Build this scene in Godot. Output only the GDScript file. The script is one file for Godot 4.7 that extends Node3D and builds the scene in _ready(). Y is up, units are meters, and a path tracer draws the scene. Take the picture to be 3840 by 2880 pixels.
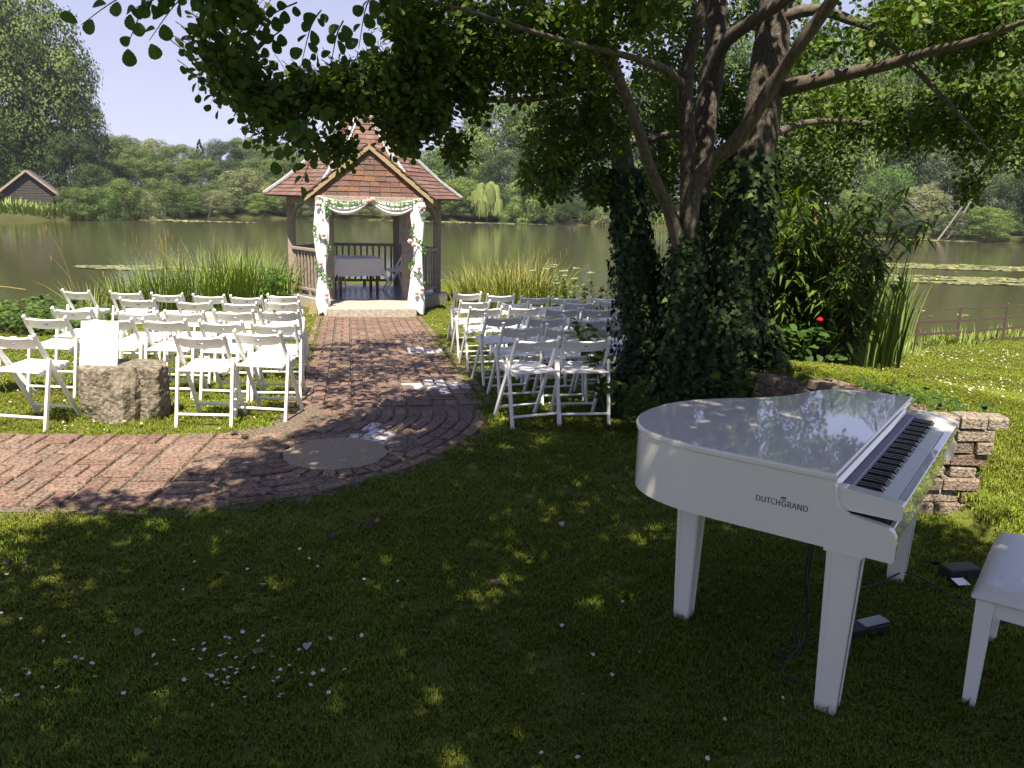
extends Node3D
# A lakeside lawn set for a wedding: gazebo, folding chairs, white piano under an alder.

var M := {}
var taken := {}
var rng := RandomNumberGenerator.new()
var hill := FastNoiseLite.new()

# ---------------------------------------------------------------- mesh builder
class MB:
	var v := PackedVector3Array()
	var n := PackedVector3Array()
	var c := PackedColorArray()
	var colored := false

	func tri(a: Vector3, b: Vector3, d: Vector3, na: Vector3, nb: Vector3, nd: Vector3, col := Color.WHITE) -> void:
		var g := (d - a).cross(b - a)
		if g.dot(na + nb + nd) < 0.0:
			v.append(a); v.append(d); v.append(b)
			n.append(na); n.append(nd); n.append(nb)
		else:
			v.append(a); v.append(b); v.append(d)
			n.append(na); n.append(nb); n.append(nd)
		c.append(col); c.append(col); c.append(col)

	func flat(a: Vector3, b: Vector3, d: Vector3, col := Color.WHITE) -> void:
		var g := (d - a).cross(b - a).normalized()
		v.append(a); v.append(b); v.append(d)
		n.append(g); n.append(g); n.append(g)
		c.append(col); c.append(col); c.append(col)

	func face(p: Array, toward: Vector3, col := Color.WHITE) -> void:
		var g: Vector3 = (p[2] - p[0]).cross(p[1] - p[0]).normalized()
		if g.dot(toward) < 0.0:
			g = -g
		for i in range(1, p.size() - 1):
			tri(p[0], p[i], p[i + 1], g, g, g, col)

	func quad(a: Vector3, b: Vector3, d: Vector3, e: Vector3, na: Vector3, nb: Vector3, nd: Vector3, ne: Vector3, col := Color.WHITE) -> void:
		tri(a, b, d, na, nb, nd, col)
		tri(a, d, e, na, nd, ne, col)

	func box(at: Vector3, size: Vector3, b := Basis(), col := Color.WHITE) -> void:
		hexa(at, size, Vector2.ONE, Vector2.ONE, b, col)

	# a box whose bottom and top are scaled by lo and hi
	func hexa(at: Vector3, size: Vector3, lo: Vector2, hi: Vector2, b := Basis(), col := Color.WHITE) -> void:
		var h := size * 0.5
		var p := []
		for y in [-1, 1]:
			var k: Vector2 = lo if y < 0 else hi
			for q in [[-1, -1], [1, -1], [1, 1], [-1, 1]]:
				p.append(at + b * Vector3(q[0] * h.x * k.x, y * h.y, q[1] * h.z * k.y))
		face([p[0], p[1], p[2], p[3]], b * Vector3.DOWN, col)
		face([p[4], p[5], p[6], p[7]], b * Vector3.UP, col)
		for i in 4:
			var j := (i + 1) % 4
			face([p[i], p[j], p[j + 4], p[i + 4]], (p[i] + p[j] + p[j + 4] + p[i + 4]) * 0.25 - at, col)

	# a box with chamfered edges
	func cbox(at: Vector3, size: Vector3, e: float, b := Basis(), col := Color.WHITE) -> void:
		var h := size * 0.5
		var k := h - Vector3(e, e, e)
		var s := [-1.0, 1.0]
		for ax in 3:
			var a1 := (ax + 1) % 3
			var a2 := (ax + 2) % 3
			for sg in s:
				var q := []
				for w in [[-1, -1], [1, -1], [1, 1], [-1, 1]]:
					var o := Vector3()
					o[ax] = sg * h[ax]; o[a1] = w[0] * k[a1]; o[a2] = w[1] * k[a2]
					q.append(at + b * o)
				var dir := Vector3()
				dir[ax] = sg
				face(q, b * dir, col)
			for s1 in s:
				for s2 in s:
					var q := []
					for t in s:
						var o := Vector3()
						o[ax] = t * k[ax]; o[a1] = s1 * h[a1]; o[a2] = s2 * k[a2]
						var o2 := Vector3()
						o2[ax] = t * k[ax]; o2[a1] = s1 * k[a1]; o2[a2] = s2 * h[a2]
						if t < 0:
							q.append(at + b * o); q.append(at + b * o2)
						else:
							q.append(at + b * o2); q.append(at + b * o)
					var dir := Vector3()
					dir[a1] = s1; dir[a2] = s2
					face(q, b * dir, col)
		for sx in s:
			for sy in s:
				for sz in s:
					face([at + b * Vector3(sx * h.x, sy * k.y, sz * k.z), at + b * Vector3(sx * k.x, sy * h.y, sz * k.z), at + b * Vector3(sx * k.x, sy * k.y, sz * h.z)], b * Vector3(sx, sy, sz), col)

	func bar(a: Vector3, d: Vector3, w: float, t: float, side := Vector3.RIGHT, e := 0.0, col := Color.WHITE) -> void:
		var y := (d - a).normalized()
		var x := (side - y * side.dot(y)).normalized()
		var b := Basis(x, y, x.cross(y))
		if e > 0.0:
			cbox((a + d) * 0.5, Vector3(w, a.distance_to(d), t), e, b, col)
		else:
			box((a + d) * 0.5, Vector3(w, a.distance_to(d), t), b, col)

	func tube(path: PackedVector3Array, radii: PackedFloat32Array, sides := 8, col := Color.WHITE, rough: FastNoiseLite = null, amount := 0.0) -> void:
		var count := path.size()
		var ups := Vector3(0.31, 0.2, 0.93).normalized()
		var rings := []
		var norms := []
		for i in count:
			var d := (path[mini(i + 1, count - 1)] - path[maxi(i - 1, 0)]).normalized()
			var x := (ups - d * ups.dot(d)).normalized()
			if x.length() < 0.1:
				x = d.cross(Vector3.UP).normalized()
			var z := d.cross(x)
			var ring := PackedVector3Array()
			var nr := PackedVector3Array()
			for k in sides:
				var a := TAU * k / sides
				var o := x * cos(a) + z * sin(a)
				var r := radii[i]
				if rough:
					r *= 1.0 + amount * rough.get_noise_3d(o.x * 1.2 + path[i].x, path[i].y * 0.35, o.z * 1.2 + path[i].z)
				ring.append(path[i] + o * r)
				nr.append(o)
			rings.append(ring); norms.append(nr)
		for i in count - 1:
			for k in sides:
				var j := (k + 1) % sides
				quad(rings[i][k], rings[i][j], rings[i + 1][j], rings[i + 1][k], norms[i][k], norms[i][j], norms[i + 1][j], norms[i + 1][k], col)
		for e in [0, count - 1]:
			var dir := (path[0] - path[1]).normalized() if e == 0 else (path[count - 1] - path[count - 2]).normalized()
			for k in sides:
				tri(path[e], rings[e][k], rings[e][(k + 1) % sides], dir, dir, dir, col)

	func ball(at: Vector3, r: Vector3, rings := 6, segs := 8, col := Color.WHITE) -> void:
		for i in rings:
			for k in segs:
				var q := []
				var m := []
				for w in [[i, k], [i, k + 1], [i + 1, k + 1], [i + 1, k]]:
					var t: float = PI * w[0] / rings
					var a: float = TAU * w[1] / segs
					var o := Vector3(sin(t) * cos(a), cos(t), sin(t) * sin(a))
					q.append(at + o * r)
					m.append((o / r).normalized())
				quad(q[0], q[1], q[2], q[3], m[0], m[1], m[2], m[3], col)

	# a 2D outline (x, y) pushed along z from z0 to z1, in the frame t
	func prism(poly: PackedVector2Array, z0: float, z1: float, t := Transform3D(), col := Color.WHITE) -> void:
		var ix := Geometry2D.triangulate_polygon(poly)
		for z in [z0, z1]:
			var dir: Vector3 = t.basis * Vector3(0, 0, -1.0 if z == minf(z0, z1) else 1.0)
			for i in range(0, ix.size(), 3):
				var p := []
				for k in 3:
					p.append(t * Vector3(poly[ix[i + k]].x, poly[ix[i + k]].y, z))
				face(p, dir, col)
		var flip := 1.0 if Geometry2D.is_polygon_clockwise(poly) else -1.0
		for i in poly.size():
			var a := poly[i]
			var b := poly[(i + 1) % poly.size()]
			var o := Vector2(-(b - a).y, (b - a).x) * flip
			face([t * Vector3(a.x, a.y, z0), t * Vector3(b.x, b.y, z0), t * Vector3(b.x, b.y, z1), t * Vector3(a.x, a.y, z1)], t.basis * Vector3(o.x, o.y, 0), col)

	# a grid of points f(i, j) with smooth normals, seen from both sides
	func sheet(rows: Array, col := Color.WHITE, loop := false) -> void:
		var r := rows.size()
		var s: int = rows[0].size()
		var m := []
		for i in r:
			var line := PackedVector3Array()
			for j in s:
				var dj: Vector3 = rows[i][(j + 1) % s if loop else mini(j + 1, s - 1)] - rows[i][(j - 1 + s) % s if loop else maxi(j - 1, 0)]
				var di: Vector3 = rows[mini(i + 1, r - 1)][j] - rows[maxi(i - 1, 0)][j]
				line.append(dj.cross(di).normalized())
			m.append(line)
		for i in r - 1:
			for j in (s if loop else s - 1):
				var k := (j + 1) % s
				quad(rows[i][j], rows[i][k], rows[i + 1][k], rows[i + 1][j], m[i][j], m[i][k], m[i + 1][k], m[i + 1][j], col)

	func mesh() -> ArrayMesh:
		var a := []
		a.resize(Mesh.ARRAY_MAX)
		a[Mesh.ARRAY_VERTEX] = v
		a[Mesh.ARRAY_NORMAL] = n
		if colored:
			a[Mesh.ARRAY_COLOR] = c
		var m := ArrayMesh.new()
		m.add_surface_from_arrays(Mesh.PRIMITIVE_TRIANGLES, a)
		return m


# ---------------------------------------------------------------- naming and placing
func numbered(called: String) -> String:
	var k: int = taken.get(called, 0)
	taken[called] = k + 1
	return called if k == 0 else "%s_%03d" % [called, k]

func tag(o: Node, label := "", category := "", group := "", kind := "") -> Node:
	if label: o.set_meta("label", label)
	if category: o.set_meta("category", category)
	if group: o.set_meta("group", group)
	if kind: o.set_meta("kind", kind)
	return o

func thing(called: String, label: String, category: String, at := Vector3.ZERO, turn := 0.0, group := "") -> Node3D:
	var o := Node3D.new()
	o.name = numbered(called)
	add_child(o)
	o.position = at
	o.rotation.y = turn
	tag(o, label, category, group)
	return o

func obj(called: String, mesh: Mesh, m: Material, parent: Node = self) -> MeshInstance3D:
	var o := MeshInstance3D.new()
	o.name = numbered(called) if parent == self else called
	o.mesh = mesh
	o.material_override = m
	parent.add_child(o, true)
	return o

func many(called: String, mesh: Mesh, m: Material, places: Array, tints := PackedColorArray(), parent: Node = self) -> MultiMeshInstance3D:
	var mm := MultiMesh.new()
	mm.transform_format = MultiMesh.TRANSFORM_3D
	mm.use_colors = tints.size() > 0
	mm.mesh = mesh
	mm.instance_count = places.size()
	for i in places.size():
		mm.set_instance_transform(i, places[i])
		if tints.size():
			mm.set_instance_color(i, tints[i])
	var o := MultiMeshInstance3D.new()
	o.name = numbered(called) if parent == self else called
	o.multimesh = mm
	o.material_override = m
	parent.add_child(o, true)
	return o

func copy_of(o: Node3D, label: String, at: Vector3, turn: float) -> Node3D:
	var d: Node3D = o.duplicate()
	d.name = numbered(String(o.name).rstrip("0123456789").rstrip("_"))
	add_child(d)
	d.position = at
	d.rotation.y = turn
	d.set_meta("label", label)
	return d

func ordinal(k: int) -> String:
	return ["first", "second", "third", "fourth", "fifth", "sixth", "seventh", "eighth", "ninth", "tenth", "eleventh", "twelfth", "thirteenth", "fourteenth", "fifteenth", "sixteenth", "seventeenth", "eighteenth", "nineteenth", "twentieth", "twenty-first", "twenty-second", "twenty-third", "twenty-fourth", "twenty-fifth", "twenty-sixth", "twenty-seventh", "twenty-eighth", "twenty-ninth", "thirtieth", "thirty-first", "thirty-second", "thirty-third", "thirty-fourth", "thirty-fifth"][k]

func rr(a: float, b: float) -> float:
	return rng.randf_range(a, b)

func curve(points: Array, steps: int) -> Array:       # Catmull-Rom through [x, y, z, r]; returns [path, radii]
	var path := PackedVector3Array()
	var radii := PackedFloat32Array()
	for i in points.size() - 1:
		var p := []
		for k in [-1, 0, 1, 2]:
			var q: Array = points[clampi(i + k, 0, points.size() - 1)]
			p.append(Vector4(q[0], q[1], q[2], q[3]))
		for s in steps:
			var t := float(s) / steps
			var w: Vector4 = 0.5 * (2.0 * p[1] + (p[2] - p[0]) * t + (2.0 * p[0] - 5.0 * p[1] + 4.0 * p[2] - p[3]) * t * t + (3.0 * p[1] - p[0] - 3.0 * p[2] + p[3]) * t * t * t)
			path.append(Vector3(w.x, w.y, w.z))
			radii.append(w.w)
	var l: Array = points[-1]
	path.append(Vector3(l[0], l[1], l[2]))
	radii.append(l[3])
	return [path, radii]


# ---------------------------------------------------------------- materials
func lin(r: float, g: float, b: float) -> Color:
	return Color(r, g, b).linear_to_srgb()

func mat(called: String, col: Color, rough := 0.7) -> StandardMaterial3D:
	var m := StandardMaterial3D.new()
	m.resource_name = called
	m.albedo_color = col
	m.roughness = rough
	M[called] = m
	return m

func noise_tex(frequency: float, seed_: int, stops: Array, normal := 0.0, octaves := 4, size := 512, cell := false) -> NoiseTexture2D:
	var f := FastNoiseLite.new()
	f.seed = seed_
	f.frequency = frequency
	f.noise_type = FastNoiseLite.TYPE_CELLULAR if cell else FastNoiseLite.TYPE_SIMPLEX_SMOOTH
	f.fractal_octaves = octaves
	var t := NoiseTexture2D.new()
	t.width = size
	t.height = size
	t.seamless = true
	t.noise = f
	if normal > 0.0:
		t.as_normal_map = true
		t.bump_strength = normal
	else:
		var g := Gradient.new()
		var offs := PackedFloat32Array()
		var cols := PackedColorArray()
		for s in stops:
			offs.append(s[0])
			cols.append(s[1])
		g.offsets = offs
		g.colors = cols
		t.color_ramp = g
	return t

func grained(called: String, stops: Array, frequency: float, scale: Vector3, rough: float, bump := 0.0, seed_ := 1, bump_frequency := -1.0) -> StandardMaterial3D:
	var m := mat(called, Color.WHITE, rough)
	m.albedo_texture = noise_tex(frequency, seed_, stops)
	m.uv1_triplanar = true
	m.uv1_scale = scale
	if bump > 0.0:
		m.normal_enabled = true
		m.normal_texture = noise_tex(frequency if bump_frequency < 0.0 else bump_frequency, seed_ + 7, [], bump, 5)
	return m

func leafy(called: String, col: Color, rough := 0.5, through := 0.35) -> StandardMaterial3D:
	var m := mat(called, col, rough)
	m.vertex_color_use_as_albedo = true
	m.cull_mode = BaseMaterial3D.CULL_DISABLED
	m.backlight_enabled = true
	m.backlight = Color(through * 0.9, through, through * 0.35)
	m.metallic_specular = 0.22
	return m

func materials() -> void:
	mat("white_paint", lin(0.78, 0.765, 0.725), 0.45)
	var pw := mat("piano_white", lin(0.80, 0.768, 0.69), 0.05)
	pw.clearcoat_enabled = true
	pw.clearcoat = 1.0
	pw.clearcoat_roughness = 0.02
	pw.normal_enabled = true
	pw.normal_texture = noise_tex(0.004, 5, [], 0.5, 2)
	pw.uv1_triplanar = true
	pw.uv1_scale = Vector3.ONE * 0.7
	pw.normal_scale = 0.12
	mat("white_key", lin(0.78, 0.77, 0.72), 0.25)
	mat("black_key", lin(0.012, 0.012, 0.014), 0.25)
	mat("felt", lin(0.012, 0.013, 0.018), 0.9)
	mat("print", lin(0.03, 0.03, 0.03), 0.5)
	mat("strip", lin(0.22, 0.21, 0.28), 0.5)
	mat("black_plastic", lin(0.015, 0.015, 0.017), 0.5)
	var me := mat("steel", lin(0.5, 0.5, 0.52), 0.3)
	me.metallic = 1.0
	grained("vinyl", [[0.0, lin(0.62, 0.61, 0.58)], [1.0, lin(0.68, 0.67, 0.64)]], 0.03, Vector3.ONE * 2.0, 0.42, 0.6, 3, 0.12)
	mat("paper", lin(0.85, 0.85, 0.86), 0.6)
	mat("silver", lin(0.6, 0.6, 0.63), 0.35)
	grained("bark", [[0.25, lin(0.020, 0.016, 0.012)], [0.5, lin(0.060, 0.048, 0.036)], [0.8, lin(0.125, 0.105, 0.08)]], 0.03, Vector3(4.5, 1.1, 4.5), 0.9, 9.0, 11)
	grained("smooth_bark", [[0.2, lin(0.045, 0.037, 0.028)], [0.55, lin(0.085, 0.07, 0.052)], [0.85, lin(0.15, 0.126, 0.095)]], 0.02, Vector3(3.0, 1.6, 3.0), 0.8, 3.0, 12)
	grained("far_bark", [[0.2, lin(0.10, 0.085, 0.065)], [0.8, lin(0.26, 0.24, 0.2)]], 0.02, Vector3(1, 0.4, 1), 0.9, 0.0, 13)
	grained("oak", [[0.15, lin(0.15, 0.118, 0.094)], [0.5, lin(0.29, 0.235, 0.195)], [0.85, lin(0.42, 0.355, 0.305)]], 0.025, Vector3(7.0, 0.7, 7.0), 0.8, 2.5, 14)
	grained("oak_rail", [[0.15, lin(0.15, 0.118, 0.094)], [0.5, lin(0.29, 0.235, 0.195)], [0.85, lin(0.42, 0.355, 0.305)]], 0.025, Vector3(0.8, 7.0, 7.0), 0.8, 2.5, 15)
	grained("barge", [[0.15, lin(0.17, 0.125, 0.065)], [0.5, lin(0.30, 0.235, 0.125)], [0.9, lin(0.38, 0.31, 0.185)]], 0.03, Vector3(2.0, 5.0, 5.0), 0.8, 1.5, 16)
	grained("lead", [[0.2, lin(0.20, 0.195, 0.21)], [0.8, lin(0.36, 0.355, 0.375)]], 0.02, Vector3.ONE * 2.0, 0.55, 1.0, 17)
	var tones := [lin(0.185, 0.100, 0.080), lin(0.22, 0.125, 0.102), lin(0.155, 0.082, 0.067), lin(0.20, 0.127, 0.108), lin(0.26, 0.140, 0.092), lin(0.15, 0.10, 0.088)]
	for i in tones.size():
		var t := grained("tile_%d" % i, [[0.1, Color(0.62, 0.6, 0.6)], [0.5, Color(0.9, 0.88, 0.86)], [0.9, Color(1.0, 1.0, 1.0)]], 0.02, Vector3.ONE * 3.0, 0.85, 2.0, 21)
		t.albedo_color = tones[i]
		t.uv1_world_triplanar = true
	var bt := [lin(0.215, 0.138, 0.104), lin(0.245, 0.160, 0.122), lin(0.19, 0.118, 0.090), lin(0.265, 0.182, 0.138), lin(0.21, 0.148, 0.116)]
	var grime := noise_tex(0.03, 31, [[0.1, Color(0.45, 0.43, 0.42)], [0.45, Color(0.85, 0.84, 0.83)], [0.8, Color(1.0, 1.0, 1.0)]])
	var pits := noise_tex(0.05, 32, [], 5.0, 5)
	for i in bt.size():
		var b := mat("brick_%d" % i, bt[i], 0.9)
		b.albedo_texture = grime
		b.uv1_triplanar = true
		b.uv1_world_triplanar = true
		b.uv1_scale = Vector3.ONE * 1.9
		b.normal_enabled = true
		b.normal_texture = pits
	var wb := grained("washed_brick", [[0.30, lin(0.20, 0.13, 0.11)], [0.45, lin(0.42, 0.40, 0.41)], [0.75, lin(0.62, 0.62, 0.65)]], 0.02, Vector3.ONE * 2.0, 0.8, 2.0, 33)
	wb.uv1_world_triplanar = true
	var wt := [lin(0.20, 0.165, 0.132), lin(0.26, 0.205, 0.162), lin(0.30, 0.255, 0.205), lin(0.20, 0.14, 0.108)]
	for i in wt.size():
		var b := mat("wall_brick_%d" % i, wt[i], 0.92)
		b.albedo_texture = grime
		b.uv1_triplanar = true
		b.uv1_world_triplanar = true
		b.uv1_scale = Vector3.ONE * 2.3
		b.normal_enabled = true
		b.normal_texture = pits
		b.normal_scale = 1.4
	grained("mortar", [[0.2, lin(0.08, 0.06, 0.045)], [0.8, lin(0.2, 0.16, 0.12)]], 0.04, Vector3.ONE * 2.5, 0.95, 3.0, 34)
	grained("joint", [[0.2, lin(0.05, 0.04, 0.028)], [0.55, lin(0.12, 0.095, 0.066)], [0.9, lin(0.20, 0.16, 0.11)]], 0.04, Vector3.ONE * 1.5, 0.95, 3.0, 35)
	grained("concrete", [[0.2, lin(0.16, 0.125, 0.085)], [0.5, lin(0.27, 0.215, 0.145)], [0.9, lin(0.38, 0.315, 0.225)]], 0.06, Vector3.ONE * 2.0, 0.9, 5.0, 36)
	grained("slab", [[0.2, lin(0.27, 0.23, 0.19)], [0.8, lin(0.42, 0.37, 0.32)]], 0.02, Vector3.ONE * 1.2, 0.9, 1.5, 37)
	grained("floor_paint", [[0.2, lin(0.13, 0.135, 0.15)], [0.8, lin(0.20, 0.205, 0.225)]], 0.015, Vector3.ONE * 1.2, 0.28, 1.2, 38)
	grained("stone", [[0.15, lin(0.055, 0.046, 0.037)], [0.42, lin(0.135, 0.112, 0.085)], [0.62, lin(0.195, 0.166, 0.128)], [0.9, lin(0.28, 0.245, 0.195)]], 0.022, Vector3.ONE * 1.6, 0.92, 12.0, 39, 0.03)
	var cl := mat("cloth", lin(0.80, 0.79, 0.81), 0.75)
	cl.backlight_enabled = true
	cl.backlight = Color(0.25, 0.25, 0.27)
	grained("table_wood", [[0.2, lin(0.12, 0.035, 0.015)], [0.8, lin(0.22, 0.07, 0.03)]], 0.02, Vector3(4, 1, 4), 0.4, 0.0, 40)
	grained("iron", [[0.2, lin(0.035, 0.025, 0.02)], [0.6, lin(0.075, 0.048, 0.038)], [0.9, lin(0.12, 0.08, 0.062)]], 0.04, Vector3.ONE * 3.0, 0.8, 2.0, 41)
	grained("dark_board", [[0.2, lin(0.022, 0.019, 0.017)], [0.8, lin(0.065, 0.055, 0.048)]], 0.02, Vector3(0.4, 3, 0.4), 0.9, 0.0, 42)
	grained("old_roof", [[0.2, lin(0.06, 0.05, 0.042)], [0.8, lin(0.12, 0.10, 0.085)]], 0.03, Vector3.ONE, 0.9, 0.0, 43)
	leafy("rose_petal", Color.WHITE, 0.6, 0.3)
	leafy("leaf", Color.WHITE, 0.42, 0.85)
	leafy("ivy_leaf", Color.WHITE, 0.6, 0.3).metallic_specular = 0.25
	leafy("grass_blade", Color.WHITE, 0.6, 0.55)
	leafy("reed_blade", Color.WHITE, 0.55, 0.55)
	leafy("petal", Color.WHITE, 0.7, 0.25)
	leafy("lily_pad", Color.WHITE, 0.3, 0.0)
	var tn := {"olive": [0.105, 0.148, 0.044], "mid": [0.092, 0.155, 0.038], "bright": [0.145, 0.21, 0.05], "dark": [0.050, 0.080, 0.030], "pale": [0.19, 0.215, 0.10], "yellow": [0.21, 0.235, 0.06], "grey": [0.115, 0.14, 0.075], "willow": [0.150, 0.190, 0.060]}
	for k in tn:
		leafy("crown_" + k, lin(tn[k][0], tn[k][1], tn[k][2]), 0.6, 0.4)
	(M.grass_blade as StandardMaterial3D).metallic_specular = 0.08
	var so := mat("soil", Color.WHITE, 0.95)
	so.metallic_specular = 0.0
	so.vertex_color_use_as_albedo = true
	so.normal_enabled = true
	so.normal_texture = noise_tex(0.05, 51, [], 6.0, 5)
	so.uv1_triplanar = true
	so.uv1_world_triplanar = true
	so.uv1_scale = Vector3.ONE * 0.9
	var wa := mat("lake_water", lin(0.058, 0.057, 0.026), 0.06)
	wa.normal_enabled = true
	wa.normal_texture = noise_tex(0.018, 61, [], 4.0, 4)
	wa.normal_scale = 0.11
	wa.uv1_triplanar = true
	wa.uv1_world_triplanar = true
	wa.uv1_scale = Vector3(0.28, 0.28, 0.28)


func _ready() -> void:
	rng.seed = 20190727
	hill.seed = 4
	hill.frequency = 0.35
	camera_and_light()
	materials()
	ground()
	lake()
	path()
	gazebo()
	gazebo_contents()
	brick_wall()
	far_shore()
	alder()
	ivy()
	bamboo()
	fence()
	piano()
	bench()
	electrics()
	chairs()
	stone_and_board()
	bank_plants()
	lily_pads()
	lawn()
	lawn_details()


func camera_and_light() -> void:
	var cam := Camera3D.new()
	cam.name = "camera"
	cam.fov = 51.1
	cam.near = 0.1
	cam.far = 600.0
	cam.position = Vector3(0, 1.75, 0)
	cam.basis = Basis(Vector3.RIGHT, deg_to_rad(-12.95)) * Basis(Vector3.BACK, deg_to_rad(1.5))
	add_child(cam)
	cam.current = true
	var sky := ProceduralSkyMaterial.new()
	sky.sky_top_color = Color(0.535, 0.575, 0.755)
	sky.sky_horizon_color = Color(0.79, 0.805, 0.88)
	sky.sky_curve = 0.16
	sky.ground_bottom_color = Color(0.20, 0.22, 0.16)
	sky.ground_horizon_color = Color(0.45, 0.47, 0.42)
	sky.sun_angle_max = 12.0
	var e := Environment.new()
	e.background_mode = Environment.BG_SKY
	e.sky = Sky.new()
	e.sky.sky_material = sky
	e.tonemap_mode = Environment.TONE_MAPPER_LINEAR
	e.background_energy_multiplier = 0.33
	e.tonemap_exposure = 4.4
	e.fog_enabled = true
	e.fog_density = 0.00035
	e.fog_light_color = Color(0.82, 0.86, 0.95)
	e.sdfgi_enabled = true
	e.ssao_enabled = true
	e.ssil_enabled = true
	var we := WorldEnvironment.new()
	we.name = "world_environment"
	we.environment = e
	add_child(we)
	var sun := DirectionalLight3D.new()
	sun.name = "sun"
	sun.light_energy = 0.95
	sun.light_color = Color(1.0, 0.95, 0.86)
	sun.light_angular_distance = 0.5
	sun.shadow_enabled = true
	add_child(sun)
	sun.look_at_from_position(Vector3.ZERO, Vector3(0.04, -0.866, -0.5), Vector3.UP)


# ---------------------------------------------------------------- the ground
func near_shore(x: float) -> float:           # z of the near waterline
	return along([[-60, -12.5], [-14, -13.2], [-9.3, -14.4], [-6.4, -15.6], [-5.5, -19.5], [-4.7, -22.6], [-1.6, -22.6], [-0.4, -19.5], [0.9, -17.2], [2.2, -15.0], [4.0, -13.2], [6.0, -13.6], [9.0, -15.2], [15, -16.5], [60, -18]], x)

func far_bank(x: float) -> float:             # z of the far waterline
	return along([[-90, -50], [-42, -55], [-36, -58.5], [-33, -62], [-31.5, -72], [-26, -78], [-14, -82], [-2, -87], [6, -84], [16, -79], [26, -72], [38, -66], [60, -50], [90, -40]], x)

func along(p: Array, x: float) -> float:
	for i in p.size() - 1:
		if x <= p[i + 1][0]:
			var t := clampf((x - p[i][0]) / (p[i + 1][0] - p[i][0]), 0.0, 1.0)
			return lerpf(p[i][1], p[i + 1][1], t)
	return p[-1][1]

func wall_line(z: float) -> float:
	return along([[-8, 1.7], [-6.8, 1.86], [-6.0, 2.12], [-5.2, 2.42], [-4.4, 2.62], [-4.3, 2.64], [-3.5, 2.66], [0, 2.7]], z)

func land(x: float, z: float) -> float:
	var a := -z - 6.0
	var y := 0.0 if a < 0.0 else (-0.043 * a if a < 8.0 else -0.344 - 0.12 * (1.0 - exp(-(a - 8.0) / 3.0)))
	y += 0.015 * hill.get_noise_2d(x, z)
	var xw := wall_line(z)
	if x > xw and z < -3.5:
		var up := 0.50 * smoothstep(-3.5, -6.0, z) * (1.0 - smoothstep(-6.2, -9.6, z)) * (1.0 - 0.75 * smoothstep(0.4, 3.2, x - xw))
		y += up
	return y

func height(x: float, z: float) -> float:
	var s := near_shore(x)
	var f := far_bank(x)
	if z > s - 4.0:
		var k := smoothstep(s + 0.9, s - 0.7, z)
		return lerpf(land(x, z), -0.95, k)
	if z > f:
		return lerpf(-0.95, -1.6, smoothstep(0.0, 6.0, minf(s - 4.0 - z, z - f)))
	var d := f - z
	return -0.95 + 0.75 * smoothstep(-0.1, 1.0, d) + 0.06 * clampf(d - 4.0, 0.0, 40.0)

func on_path(x: float, z: float, grow := 0.0) -> bool:
	var p := Vector2(x, z)
	if z < -6.6 and z > -14.3:
		var l := path_left(z)
		return x > l - grow and x < l + path_width(z) + grow
	if x < -1.85 and x > -9.0 and z < -3.5:
		var b := -4.23 + 0.125 * (-x - 1.85) + grow
		return z < b and z > -5.62 + (-x - 1.85) * 0.03 - grow - (0.32 * smoothstep(-2.25, -1.85, x))
	var q := p - PIVOT
	if x >= -1.86 and z >= -6.62 and q.length() < outer(atan2(q.y, q.x)) + grow:
		return true
	return false

const PIVOT := Vector2(-1.85, -6.6)

func outer(a: float) -> float:                 # reach of the paved corner from PIVOT, by angle (0 = +x, PI / 2 = +z)
	return along([[-0.2, 1.64], [0.0, 1.64], [0.3, 1.72], [0.65, 1.83], [1.0, 2.03], [1.3, 2.24], [1.57, 2.38], [1.9, 2.45]], a)

func path_left(z: float) -> float:
	return -1.84 + (z + 6.6) * 0.207

func path_width(z: float) -> float:
	return 1.62

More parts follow.
